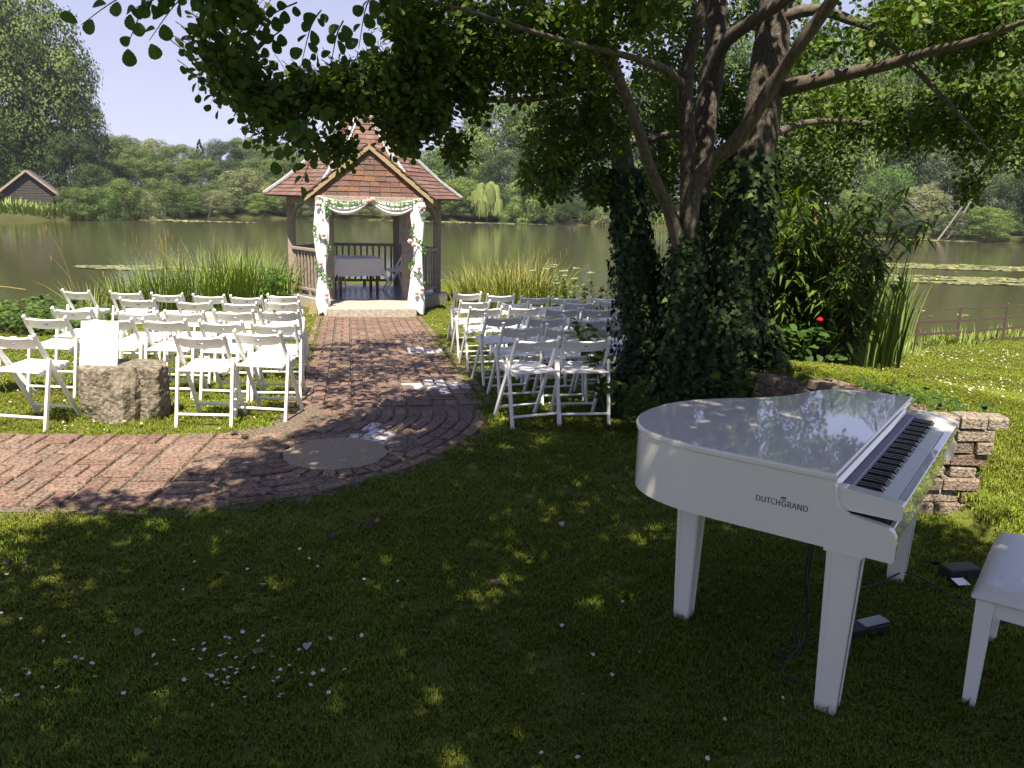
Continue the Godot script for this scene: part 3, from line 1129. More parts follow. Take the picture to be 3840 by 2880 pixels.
func gazebo_contents() -> void:
	var t := thing("table", "dark wooden table under the white cloth in the gazebo", "table", gz(Vector3(-0.22, 0.012, 0.35)), GAZ_TURN + 0.22)
	var b := MB.new()
	b.cbox(Vector3(0, 0.715, 0), Vector3(0.86, 0.03, 0.62), 0.004)
	obj("tabletop", b.mesh(), M.table_wood, t)
	for s in [[-1, -1], [1, -1], [1, 1], [-1, 1]]:
		b = MB.new()
		b.hexa(Vector3(s[0] * 0.37, 0.35, s[1] * 0.25), Vector3(0.065, 0.70, 0.065), Vector2(0.7, 0.7), Vector2.ONE)
		b.ball(Vector3(s[0] * 0.37, 0.10, s[1] * 0.25), Vector3(0.035, 0.03, 0.035))
		obj("leg", b.mesh(), M.table_wood, t)
	# the cloth lies on it and hangs in four corner points
	b = MB.new()
	var rows := []
	var n := 28
	for i in n + 1:
		var line := PackedVector3Array()
		for j in n + 1:
			var u := (i / float(n) - 0.5) * 1.62
			var v := (j / float(n) - 0.5) * 1.36
			var hx := 0.445
			var hz := 0.325
			var ox := maxf(0.0, absf(u) - hx)
			var oz := maxf(0.0, absf(v) - hz)
			var drop := sqrt(ox * ox + oz * oz) if (ox == 0.0 or oz == 0.0) else (ox + oz) * 0.82
			var px := signf(u) * (minf(absf(u), hx) + (0.012 + 0.06 * ox))
			var pz := signf(v) * (minf(absf(v), hz) + (0.012 + 0.06 * oz))
			if ox > 0.0 and oz > 0.0:
				px += signf(u) * 0.30 * minf(ox, oz)
				pz += signf(v) * 0.30 * minf(ox, oz)
			var wave := 0.012 * sin(u * 17.0 + v * 3.0) * minf(1.0, (ox + oz) * 5.0)
			line.append(Vector3(px + (wave if ox > 0.0 else 0.0), 0.738 - drop, pz + (wave if oz > 0.0 else 0.0)))
		rows.append(line)
	b.sheet(rows)
	var cl := obj("tablecloth", b.mesh(), M.cloth)
	cl.transform = t.transform
	tag(cl, "white tablecloth hanging in points over the table in the gazebo", "tablecloth")
	# a loose wedge of wood beside the left drape
	b = MB.new()
	b.hexa(Vector3(0, 0.11, 0), Vector3(0.16, 0.22, 0.10), Vector2.ONE, Vector2(0.55, 0.7))
	var w := obj("timber_offcut", b.mesh(), M.barge)
	w.position = gz(Vector3(-1.03, -0.16, 2.12))
	w.rotation.y = 0.4
	tag(w, "short pale timber offcut on the grass beside the left drape", "timber")


# ---------------------------------------------------------------- the piano
const PIANO := Vector3(1.08, 0.0, -2.52)
const PIANO_TURN := 0.9617

func lid_outline() -> PackedVector2Array:      # (x along the keys, z toward the player), closed
	var k := [[0.0, 0.0], [0.0, -0.33], [0.005, -0.52], [0.04, -0.66], [0.10, -0.76], [0.18, -0.825], [0.28, -0.86], [0.40, -0.868], [0.54, -0.845], [0.67, -0.785], [0.79, -0.69], [0.89, -0.595], [0.99, -0.515], [1.11, -0.455], [1.24, -0.405], [1.34, -0.34], [1.395, -0.25], [1.415, -0.14], [1.42, 0.0]]
	var p := PackedVector2Array()
	for i in k.size() - 1:
		if i < 1 or i > k.size() - 3:
			p.append(Vector2(k[i][0], k[i][1]))
			continue
		for s in 4:
			var t := s / 4.0
			var q := []
			for w in [-1, 0, 1, 2]:
				var c: Array = k[clampi(i + w, 1, k.size() - 2)]
				q.append(Vector2(c[0], c[1]))
			p.append(0.5 * (2.0 * q[1] + (q[2] - q[0]) * t + (2.0 * q[0] - 5.0 * q[1] + 4.0 * q[2] - q[3]) * t * t + (3.0 * q[1] - q[0] - 3.0 * q[2] + q[3]) * t * t * t))
	p.append(Vector2(1.42, 0.0))
	return p

func inset(p: PackedVector2Array, d: float) -> PackedVector2Array:
	var o := PackedVector2Array()
	var n := p.size()
	for i in n:
		var t := (p[(i + 1) % n] - p[(i - 1 + n) % n]).normalized()
		var m := Vector2(-t.y, t.x)
		if i == 0:
			o.append(p[0] + Vector2(d, -d)); continue
		if i == n - 1:
			o.append(p[i] + Vector2(-d, -d)); continue
		o.append(p[i] + m * d)
	return o

func piano() -> void:
	var g := thing("grand_piano", "glossy white digital grand piano standing on the shaded lawn", "piano", PIANO, PIANO_TURN)
	var out := lid_outline()
	var n := out.size()
	# lid with a rounded edge
	var b := MB.new()
	var prof := [[0.010, 0.866], [0.003, 0.868], [0.0, 0.873], [0.0, 0.884], [0.003, 0.8895], [0.009, 0.8915]]
	var rings := []
	for q in prof:
		var r := PackedVector3Array()
		for p in inset(out, q[0]):
			r.append(Vector3(p.x, q[1], p.y))
		rings.append(r)
	for i in prof.size() - 1:
		for j in n:
			var k := (j + 1) % n
			var na := side_normal(out, j)
			var nb := side_normal(out, k)
			if j == n - 1:
				na = Vector3.BACK
				nb = Vector3.BACK
			var ups := [Vector3.DOWN, Vector3.DOWN * 0.7, Vector3.ZERO, Vector3.ZERO, Vector3.UP * 0.9, Vector3.UP * 4.0]
			b.quad(rings[i][j], rings[i][k], rings[i + 1][k], rings[i + 1][j], (na + ups[i]).normalized(), (nb + ups[i]).normalized(), (nb + ups[i + 1]).normalized(), (na + ups[i + 1]).normalized())
	var top := inset(out, 0.009)
	var ix := Geometry2D.triangulate_polygon(top)
	for i in range(0, ix.size(), 3):
		b.tri(Vector3(top[ix[i]].x, 0.8915, top[ix[i]].y), Vector3(top[ix[i + 1]].x, 0.8915, top[ix[i + 1]].y), Vector3(top[ix[i + 2]].x, 0.8915, top[ix[i + 2]].y), Vector3.UP, Vector3.UP, Vector3.UP)
		b.tri(Vector3(top[ix[i]].x, 0.866, top[ix[i]].y), Vector3(top[ix[i + 1]].x, 0.866, top[ix[i + 1]].y), Vector3(top[ix[i + 2]].x, 0.866, top[ix[i + 2]].y), Vector3.DOWN, Vector3.DOWN, Vector3.DOWN)
	obj("lid", b.mesh(), M.piano_white, g)
	# the rim: bent side from the tail round to the treble, and two straight cheeks
	b = MB.new()
	var wall := inset(out, 0.009)
	for i in range(1, n - 2):
		var k := i + 1
		var na := side_normal(out, i)
		var nb := side_normal(out, k)
		b.quad(Vector3(wall[i].x, 0.628, wall[i].y), Vector3(wall[k].x, 0.628, wall[k].y), Vector3(wall[k].x, 0.8655, wall[k].y), Vector3(wall[i].x, 0.8655, wall[i].y), na, nb, nb, na)
	var w2 := inset(out, 0.02)
	for i in range(1, n - 2):
		var k := i + 1
		b.face([Vector3(wall[i].x, 0.628, wall[i].y), Vector3(wall[k].x, 0.628, wall[k].y), Vector3(w2[k].x, 0.628, w2[k].y), Vector3(w2[i].x, 0.628, w2[i].y)], Vector3.DOWN)
	obj("rim", b.mesh(), M.piano_white, g)
	b = MB.new()
	var ix2 := Geometry2D.triangulate_polygon(w2)
	for i in range(0, ix2.size(), 3):
		b.tri(Vector3(w2[ix2[i]].x, 0.634, w2[ix2[i]].y), Vector3(w2[ix2[i + 1]].x, 0.634, w2[ix2[i + 1]].y), Vector3(w2[ix2[i + 2]].x, 0.634, w2[ix2[i + 2]].y), Vector3.DOWN, Vector3.DOWN, Vector3.DOWN)
	obj("bottom_board", b.mesh(), M.felt, g)
	for s in 2:
		var back := out[1].y if s == 0 else out[n - 2].y
		var poly := PackedVector2Array([Vector2(-back, 0.628), Vector2(-back, 0.8655), Vector2(-0.006, 0.8655)])
		for q in [[-0.002, 0.84], [0.004, 0.806], [0.013, 0.783], [0.028, 0.767], [0.05, 0.758], [0.09, 0.755], [0.15, 0.75], [0.172, 0.744], [0.19, 0.732], [0.199, 0.713], [0.202, 0.69], [0.202, 0.64], [0.196, 0.628]]:
			poly.append(Vector2(q[0], q[1]))
		poly[0] = Vector2(back, 0.628)
		poly[1] = Vector2(back, 0.8655)
		b = MB.new()
		var x0 := 0.0088 if s == 0 else 1.382
		# prism pushes along its z: turn it so that z runs along the keys
		var tf := Transform3D(Basis(Vector3(0, 0, 1), Vector3(0, 1, 0), Vector3(-1, 0, 0)), Vector3.ZERO)
		b.prism(poly, -x0 - 0.03, -x0, tf)
		obj("cheek", b.mesh(), M.piano_white, g)
	# behind the keys
	b = MB.new()
	b.face([Vector3(0.04, 0.866, -0.028), Vector3(1.38, 0.866, -0.028), Vector3(1.38, 0.829, -0.006), Vector3(0.04, 0.829, -0.006)], Vector3(0, 0.5, 1))
	obj("fallboard", b.mesh(), M.piano_white, g)
	b = MB.new()
	b.cbox(Vector3(0.71, 0.815, 0.013), Vector3(1.26, 0.022, 0.04), 0.002)
	obj("control_strip", b.mesh(), M.strip, g)
	b = MB.new()
	b.box(Vector3(0.71, 0.8265, 0.027), Vector3(1.25, 0.001, 0.002))
	obj("strip_line", b.mesh(), M.white_paint, g)
	for s in 2:
		b = MB.new()
		var poly := PackedVector2Array([Vector2(-0.006, 0.764), Vector2(-0.006, 0.838), Vector2(0.035, 0.838), Vector2(0.13, 0.832), Vector2(0.198, 0.819), Vector2(0.204, 0.814), Vector2(0.204, 0.770), Vector2(0.198, 0.765)])
		var tf := Transform3D(Basis(Vector3(0, 0, 1), Vector3(0, 1, 0), Vector3(-1, 0, 0)), Vector3.ZERO)
		var x0 := 0.0405 if s == 0 else 1.326
		b.prism(poly, -x0 - 0.054, -x0, tf)
		obj("key_block", b.mesh(), M.piano_white, g)
	b = MB.new()
	b.cbox(Vector3(0.71, 0.789, 0.1885), Vector3(1.228, 0.05, 0.028), 0.003)
	obj("keyslip", b.mesh(), M.piano_white, g)
	b = MB.new()
	b.box(Vector3(0.71, 0.777, 0.085), Vector3(1.228, 0.022, 0.17))
	obj("key_bed", b.mesh(), M.felt, g)
	b = MB.new()
	b.box(Vector3(0.71, 0.745, 0.06), Vector3(1.338, 0.026, 0.20))
	obj("under_board", b.mesh(), M.felt, g)
	b = MB.new()
	b.cbox(Vector3(0.71, 0.682, 0.172), Vector3(1.338, 0.095, 0.02), 0.003)
	obj("front_rail", b.mesh(), M.piano_white, g)
	b = MB.new()
	b.box(Vector3(0.71, 0.636, 0.08), Vector3(1.338, 0.012, 0.16))
	obj("under_panel", b.mesh(), M.piano_white, g)
	# the keyboard: 52 white keys and 36 black keys
	var kb := Node3D.new()
	kb.name = "keyboard"
	g.add_child(kb)
	kb.position = Vector3(0.098, 0.79, 0.034)
	b = MB.new()
	b.cbox(Vector3(0.0117, 0.012, 0.069), Vector3(0.0221, 0.02, 0.138), 0.0012)
	var wk := b.mesh()
	b = MB.new()
	b.prism(PackedVector2Array([Vector2(0.0, 0.022), Vector2(0.0, 0.034), Vector2(0.076, 0.0335), Vector2(0.088, 0.022)]), -0.0065, 0.0065, Transform3D(Basis(Vector3(0, 0, 1), Vector3(0, 1, 0), Vector3(-1, 0, 0)), Vector3.ZERO))
	var bk := b.mesh()
	for i in 52:
		obj("white_key", wk, M.white_key, kb).position = Vector3(i * 0.02354, 0, 0)
		if i < 51 and (i % 7) in [0, 2, 3, 5, 6]:
			obj("black_key", bk, M.black_key, kb).position = Vector3((i + 1) * 0.02354, 0, 0)
	# three tapered legs
	for q in [[0.07, 0.045, 1.0], [1.345, 0.045, 1.0], [0.375, -0.635, 0.92]]:
		b = MB.new()
		var k: float = q[2]
		var at := Vector3(q[0], 0.314, q[1])
		b.hexa(at, Vector3(0.105 * k, 0.628, 0.105 * k), Vector2(0.66, 0.66), Vector2.ONE)
		# thin raised edge strips on the faces
		for f in 4:
			var turn := Basis(Vector3.UP, f * PI / 2)
			for e in [-1, 1]:
				var lo := at + turn * Vector3(e * 0.0275 * k, -0.300, 0.0356 * k)
				var hi := at + turn * Vector3(e * 0.042 * k, 0.310, 0.0532 * k)
				b.bar(lo, hi, 0.010, 0.0035, turn * Vector3.RIGHT)
		var leg := obj("leg", b.mesh(), M.piano_white, g)
		b = MB.new()
		b.box(Vector3(q[0], 0.624, q[1]), Vector3(0.125 * k, 0.012, 0.125 * k))
		obj("bracket", b.mesh(), M.piano_white, leg)
	# the maker's name on the long side
	var f := SystemFont.new()
	f.font_names = PackedStringArray(["Droid Sans"])
	var tm := TextMesh.new()
	tm.text = "DUTCHGRAND"
	tm.font = f
	tm.font_size = 32
	tm.pixel_size = 0.00088
	tm.depth = 0.0012
	var name_ := obj("lettering", tm, M.print, g)
	name_.transform = Transform3D(Basis(Vector3(0, 0, 1), Vector3(0, 1, 0), Vector3(-1, 0, 0)), Vector3(0.0082, 0.747, -0.172))
	b = MB.new()
	var e := Vector3(0.0082, 0.764, -0.166)
	b.box(e + Vector3(0, 0.004, 0), Vector3(0.0012, 0.003, 0.018))
	b.box(e + Vector3(0, 0.0075, 0.002), Vector3(0.0012, 0.0015, 0.014))
	for z in [-0.006, 0.0, 0.006]:
		b.box(e + Vector3(0, -0.001, z), Vector3(0.0012, 0.007, 0.0014))
	obj("emblem", b.mesh(), M.print, g)


func side_normal(p: PackedVector2Array, i: int) -> Vector3:
	var n := p.size()
	if i == 0 or i == 1:
		return Vector3.LEFT
	if i == n - 1:
		return Vector3.RIGHT
	var t := (p[i + 1] - p[i - 1]).normalized()
	var m := Vector3(t.y, 0, -t.x)              # the outline runs tail-first, so this points out
	return m

func bench() -> void:
	var g := thing("piano_bench", "white piano bench with padded vinyl seat beside the piano", "bench", Vector3(1.635, 0, -2.60), 0.93)
	var long := 0.66
	var deep := 0.36
	var b := MB.new()
	# cushion, domed, with soft corners
	var rows := []
	for i in 17:
		var line := PackedVector3Array()
		for j in 13:
			var u := i / 16.0 * 2.0 - 1.0
			var v := j / 12.0 * 2.0 - 1.0
			var su := signf(u) * (1.0 - pow(1.0 - absf(u), 1.5))
			var sv := signf(v) * (1.0 - pow(1.0 - absf(v), 1.5))
			var edge := pow(maxf(absf(su), absf(sv)), 12.0)
			var round_ := 1.0 - 0.035 * pow(absf(su * sv), 6.0)
			line.append(Vector3((su * round_ + 1.0) * long / 2, 0.432 + 0.062 * pow(maxf(0.0, 1.0 - pow(absf(su), 7.0)), 0.5) * pow(maxf(0.0, 1.0 - pow(absf(sv), 7.0)), 0.5) + 0.006 * (1 - su * su) * (1 - sv * sv) - 0.0 * edge, (sv * round_ + 1.0) * deep / 2))
		rows.append(line)
	b.sheet(rows)
	obj("seat", b.mesh(), M.vinyl, g)
	b = MB.new()
	b.cbox(Vector3(long / 2, 0.428, deep / 2), Vector3(long, 0.012, deep), 0.004)
	obj("piping", b.mesh(), M.vinyl, g)
	for q in [[long / 2, 0.045, long - 0.16, 0.018], [long / 2, deep - 0.045, long - 0.16, 0.018]]:
		b = MB.new()
		b.box(Vector3(q[0], 0.387, q[1]), Vector3(q[2], 0.07, q[3]))
		obj("apron", b.mesh(), M.white_paint, g)
	for x in [0.055, long - 0.055]:
		b = MB.new()
		b.box(Vector3(x, 0.387, deep / 2), Vector3(0.018, 0.07, deep - 0.14))
		obj("apron", b.mesh(), M.white_paint, g)
	for s in [[0.05, 0.045], [long - 0.05, 0.045], [0.05, deep - 0.045], [long - 0.05, deep - 0.045]]:
		b = MB.new()
		b.hexa(Vector3(s[0], 0.211, s[1]), Vector3(0.058, 0.421, 0.058), Vector2(0.72, 0.72), Vector2.ONE)
		obj("leg", b.mesh(), M.white_paint, g)


func wire(b: MB, pts: Array, r: float) -> void:
	var q := []
	for p in pts:
		q.append([p[0], p[1], p[2], r])
	var c := curve(q, 6)
	b.tube(c[0], c[1], 6)


func electrics() -> void:
	# pedal on the grass under the keyboard
	var g := thing("sustain_pedal", "black sustain pedal with a steel plate on the grass under the piano", "pedal", Vector3(1.47, 0.012, -3.06), 0.35)
	var b := MB.new()
	b.cbox(Vector3(-0.03, 0.022, 0), Vector3(0.10, 0.045, 0.085), 0.006)
	obj("housing", b.mesh(), M.black_plastic, g)
	b = MB.new()
	b.cbox(Vector3(0.085, 0.020, 0), Vector3(0.125, 0.034, 0.075), 0.004)
	obj("base", b.mesh(), M.black_plastic, g)
	b = MB.new()
	b.cbox(Vector3(0.085, 0.042, 0), Vector3(0.125, 0.006, 0.06), 0.002, Basis(Vector3.BACK, 0.04))
	obj("plate", b.mesh(), M.steel, g)
	# cable from the piano to the pedal and across the grass
	b = MB.new()
	wire(b, [[1.14, 0.63, -2.80], [1.13, 0.42, -2.81], [1.15, 0.28, -2.79], [1.12, 0.17, -2.82], [1.14, 0.06, -2.80], [1.06, 0.03, -2.86], [1.20, 0.02, -2.95], [1.44, 0.03, -3.05]], 0.004)
	wire(b, [[1.15, 0.63, -2.81], [1.15, 0.35, -2.83], [1.17, 0.12, -2.84], [1.09, 0.04, -2.79], [1.05, 0.03, -2.70], [1.12, 0.025, -2.66]], 0.004)
	tag(obj("cable", b.mesh(), M.black_plastic), "black cables hanging from under the piano to the pedal", "cable")
	b = MB.new()
	wire(b, [[1.45, 0.02, -3.32], [1.62, 0.03, -3.42], [1.78, 0.02, -3.52], [1.90, 0.055, -3.56], [1.99, 0.04, -3.50], [2.05, 0.025, -3.36], [2.10, 0.02, -3.22], [2.16, 0.02, -3.16]], 0.004)
	tag(obj("cable", b.mesh(), M.black_plastic), "black cable across the grass behind the far piano leg", "cable")
	g = thing("power_adapter", "black power adapter with a paper tag lying behind the bench", "adapter", Vector3(2.20, 0.015, -3.62), 0.2)
	b = MB.new()
	b.cbox(Vector3(0, 0.028, 0), Vector3(0.17, 0.055, 0.085), 0.006)
	obj("body", b.mesh(), M.black_plastic, g)
	b = MB.new()
	b.box(Vector3(-0.06, 0.018, 0.085), Vector3(0.075, 0.002, 0.05), Basis.from_euler(Vector3(0.25, 0.1, -0.1)))
	obj("paper_tag", b.mesh(), M.paper, g)


# ---------------------------------------------------------------- folding chairs
func make_chair() -> Node3D:
	var g := thing("folding_chair", "white folding chair", "chair", Vector3.ZERO, 0.0)
	var wp: Material = M.white_paint
	var top := Vector3(0, 0.728, 0.02)
	var foot := Vector3(0, 0.0, -0.40)
	var up := (top - foot).normalized()
	var b := MB.new()
	for s in [-1, 1]:
		b = MB.new()
		var x := Vector3(s * 0.182, 0, 0)
		b.bar(foot + x, top + x, 0.022, 0.036, Vector3.RIGHT, 0.004)
		obj("side_post", b.mesh(), wp, g)
		b = MB.new()
		var x2 := Vector3(s * 0.207, 0, 0)
		b.bar(Vector3(0, 0, 0.035) + x2, Vector3(0, 0.535, -0.085) + x2, 0.022, 0.034, Vector3.RIGHT, 0.004)
		obj("leg", b.mesh(), wp, g)
		b = MB.new()
		b.bar(Vector3(s * 0.158, 0.425, 0.0), Vector3(s * 0.158, 0.44, -0.345), 0.022, 0.030, Vector3.RIGHT, 0.003)
		obj("seat_rail", b.mesh(), wp, g)
	for k in 6:
		b = MB.new()
		var z := -0.005 - k * 0.062
		b.cbox(Vector3(0, 0.448 + k * 0.0025, z), Vector3(0.345 if k else 0.385, 0.016, 0.050), 0.003)
		obj("slat", b.mesh(), wp, g)
	for q in [[0.105, 0.009, 0.40], [0.10, -0.345, 0.35]]:
		b = MB.new()
		b.tube(PackedVector3Array([Vector3(-q[2] / 2, q[0], q[1]), Vector3(q[2] / 2, q[0], q[1])]), PackedFloat32Array([0.011, 0.011]), 8)
		obj("stretcher", b.mesh(), wp, g)
	# curved backrest with its oval hand hole
	b = MB.new()
	var c := foot + up * ((0.665) / up.y)
	var nrm := Vector3(0, -up.z, up.y).normalized()
	if nrm.z < 0.0:
		nrm = -nrm
	var seg := 40
	var ring := func(t: float, k: int, off: float) -> Vector3:
		var a := TAU * k / seg
		var inner := Vector2(cos(a) * 0.024, sin(a) * 0.013)
		var d := Vector2(cos(a), sin(a))
		var f := minf(0.172 / maxf(absf(d.x), 0.0001), 0.046 / maxf(absf(d.y), 0.0001))
		var p: Vector2 = inner.lerp(d * f, t)
		var bulge := 0.020 * (1.0 - pow(p.x / 0.172, 2.0))
		return c + Vector3.RIGHT * p.x + up * (p.y - 0.006 * (1.0 - pow(p.x / 0.172, 2.0))) + nrm * (bulge + off - 0.004)
	for side in [-0.009, 0.009]:
		for i in 6:
			for k in seg:
				b.face([ring.call(i / 6.0, k, side), ring.call(i / 6.0, k + 1, side), ring.call((i + 1) / 6.0, k + 1, side), ring.call((i + 1) / 6.0, k, side)], nrm * signf(side))
	for k in seg:
		var m: Vector3 = ring.call(1.0, k, 0.0) - c
		b.face([ring.call(1.0, k, -0.009), ring.call(1.0, k + 1, -0.009), ring.call(1.0, k + 1, 0.009), ring.call(1.0, k, 0.009)], m)
		b.face([ring.call(0.0, k, -0.009), ring.call(0.0, k + 1, -0.009), ring.call(0.0, k + 1, 0.009), ring.call(0.0, k, 0.009)], c - ring.call(0.0, k, 0.0))
	obj("backrest", b.mesh(), wp, g)
	return g


func chairs() -> void:
	var proto := make_chair()
	var used := false
	var rows_l := [[0, 6], [6, 4], [10, 5], [15, 5], [20, 1], [21, 2]]
	var rows_r := [[0, 6], [6, 4], [10, 4], [14, 4], [18, 3], [21, 2]]
	var r_names := ["row nearest the lake", "second row from the lake", "third row from the lake", "fourth row from the lake", "row in front of the stone's left", "row just beyond the paved curve"]
	for side in 2:
		var list: Array = LEFT_CHAIRS if side == 0 else RIGHT_CHAIRS
		var rows: Array = rows_l if side == 0 else rows_r
		for ri in rows.size():
			var first: int = rows[ri][0]
			var count: int = rows[ri][1]
			for k in count:
				var q: Array = list[first + k]
				var where := ""
				if side == 0:
					var rn: String = ["lakeside row", "second row", "third row", "fourth row", "", ""][ri]
					if ri < 4:
						where = "white folding chair, %s from the left, %s left of the path" % [ordinal(k), rn]
					elif ri == 4:
						where = "white folding chair cut by the left edge, standing left of the stone block"
					else:
						where = "white folding chair in the front left row, %s" % ("just right of the stone block" if k == 0 else "beside the brick path")
				else:
					var rn: String = ["lakeside row", "second row", "third row", "fourth row", "fifth row", "front row by the ivy"][ri]
					where = "white folding chair, %s from the path, %s on its right" % [ordinal(k), rn]
				var at := Vector3(q[0], height(q[0], q[1]) - 0.012, q[1])
				var turn := (0.03 + rr(-0.07, 0.07)) if side == 0 else (0.36 - 0.10 * k + rr(-0.05, 0.05))
				if side == 0 and ri == 5:
					turn = [0.02, -0.10][k]
				if side == 1 and ri == 5:
					turn = [0.42, 0.16][k]
				if side == 0 and ri == 0 and k == 0:
					turn = -0.22
				if side == 0 and ri == 4:
					turn = -0.14
				var c: Node3D
				if not used:
					c = proto
					c.position = at
					c.rotation.y = turn
					c.set_meta("label", where)
					used = true
				else:
					c = copy_of(proto, where, at, turn)
				c.set_meta("group", "white folding chairs set in rows on the lawn")
	# one more, turned away at the edge of the lawn on the left
	var e := copy_of(proto, "white folding chair turned sideways at the far left of the fourth row", Vector3(-4.62, height(-4.6, -6.7), -6.75), -0.9)
	e.set_meta("group", "white folding chairs set in rows on the lawn")
	# three in the gazebo round the table
	var places := [[Vector3(0.76, 0.012, -0.10), PI / 2 + 0.12, "white folding chair seen sideways to the right of the table in the gazebo"], [Vector3(-0.62, 0.012, -0.62), 2.75, "white folding chair behind the left end of the gazebo table"]]
	for q in places:
		var c := copy_of(proto, q[2], gz(q[0]), GAZ_TURN + q[1])
		c.set_meta("group", "white folding chairs in the gazebo")


# ---------------------------------------------------------------- the block of stone and the board on it
func stone_and_board() -> void:
	var at := Vector3(-3.03, -0.02, -6.14)
	var f := FastNoiseLite.new()
	f.seed = 9
	f.frequency = 3.2
	f.fractal_octaves = 4
	var g := FastNoiseLite.new()
	g.seed = 17
	g.frequency = 14.0
	g.fractal_octaves = 3
	var outline := PackedVector2Array([Vector2(-0.30, 0.16), Vector2(-0.16, 0.23), Vector2(0.04, 0.27), Vector2(0.145, 0.25), Vector2(0.16, 0.185), Vector2(0.20, 0.19), Vector2(0.31, 0.13), Vector2(0.325, -0.02), Vector2(0.24, -0.17), Vector2(0.02, -0.22), Vector2(-0.22, -0.18), Vector2(-0.32, -0.05)])
	var ringp := PackedVector2Array()
	for i in outline.size():
		for s in 6:
			ringp.append(outline[i].lerp(outline[(i + 1) % outline.size()], s / 6.0))
	var b := MB.new()
	var rows := []
	var steps := 22
	for i in steps + 1:
		var t := i / float(steps)
		var y := 0.44 * t
		var line := PackedVector3Array()
		for p in ringp:
			var k := 1.0 - 0.03 * pow(t, 14.0) - 0.02 * t
			var notch := p.x > 0.1 and p.x < 0.22 and p.y > 0.16
			var low := smoothstep(0.42, 0.0, t) * (0.05 if p.x < -0.1 else 0.0)
			var q := p * k
			if p.y > 0.12 and p.x > 0.02 and p.x < 0.16:
				q.y -= 0.07 * smoothstep(0.55, 1.0, t)
			if p.y > 0.0 and p.x > 0.12:
				q *= 1.0 - 0.10 * smoothstep(0.28, 0.0, t)
			q.x += low
			if notch:
				q.y -= 0.06 * (0.4 + 0.6 * sin(t * PI))
			var w := Vector3(q.x, y, q.y)
			var d := 0.028 * f.get_noise_3dv(w) + 0.010 * g.get_noise_3dv(w * Vector3(1, 2.2, 1))
			var o := Vector3(q.x, 0, q.y).normalized()
			line.append(w + o * d)
		rows.append(line)
	# close the top in three rings
	for s in 4:
		var k := [0.93, 0.6, 0.3, 0.01][s] as float
		var line := PackedVector3Array()
		for p in rows[steps]:
			var w: Vector3 = Vector3(p.x * k, 0.44, p.z * k)
			line.append(w + Vector3.UP * (0.012 * f.get_noise_3dv(w * 1.5) + 0.006 - 0.03 * smoothstep(0.05, 0.3, w.x)))
		rows.append(line)
	b.sheet(rows, Color.WHITE, true)
	var st := obj("stone_block", b.mesh(), M.stone)
	st.position = at
	tag(st, "rough brown block of stone with a deep crack, carrying a white board", "stone")
	# the board
	var bd := thing("notice_board", "white framed notice board leaning on the stone block", "board", at + Vector3(-0.155, 0.432, 0.10), 0.06)
	var tilt := Basis(Vector3.RIGHT, -0.28)
	b = MB.new()
	b.box(tilt * Vector3(0, 0.17, 0), Vector3(0.262, 0.352, 0.006), tilt)
	obj("panel", b.mesh(), M.paper, bd)
	for q in [[-0.135, 0.17, 0.014, 0.366], [0.135, 0.17, 0.014, 0.366]]:
		b = MB.new()
		b.cbox(tilt * Vector3(q[0], q[1], 0.002), Vector3(q[2], q[3], 0.016), 0.002, tilt)
		obj("frame_bar", b.mesh(), M.silver, bd)
	for y in [-0.006, 0.346]:
		b = MB.new()
		b.cbox(tilt * Vector3(0, y, 0.002), Vector3(0.256, 0.014, 0.016), 0.002, tilt)
		obj("frame_bar", b.mesh(), M.silver, bd)
	b = MB.new()
	b.bar(tilt * Vector3(0, 0.30, -0.006), Vector3(0, -0.005, -0.15), 0.05, 0.006)
	obj("strut", b.mesh(), M.silver, bd)


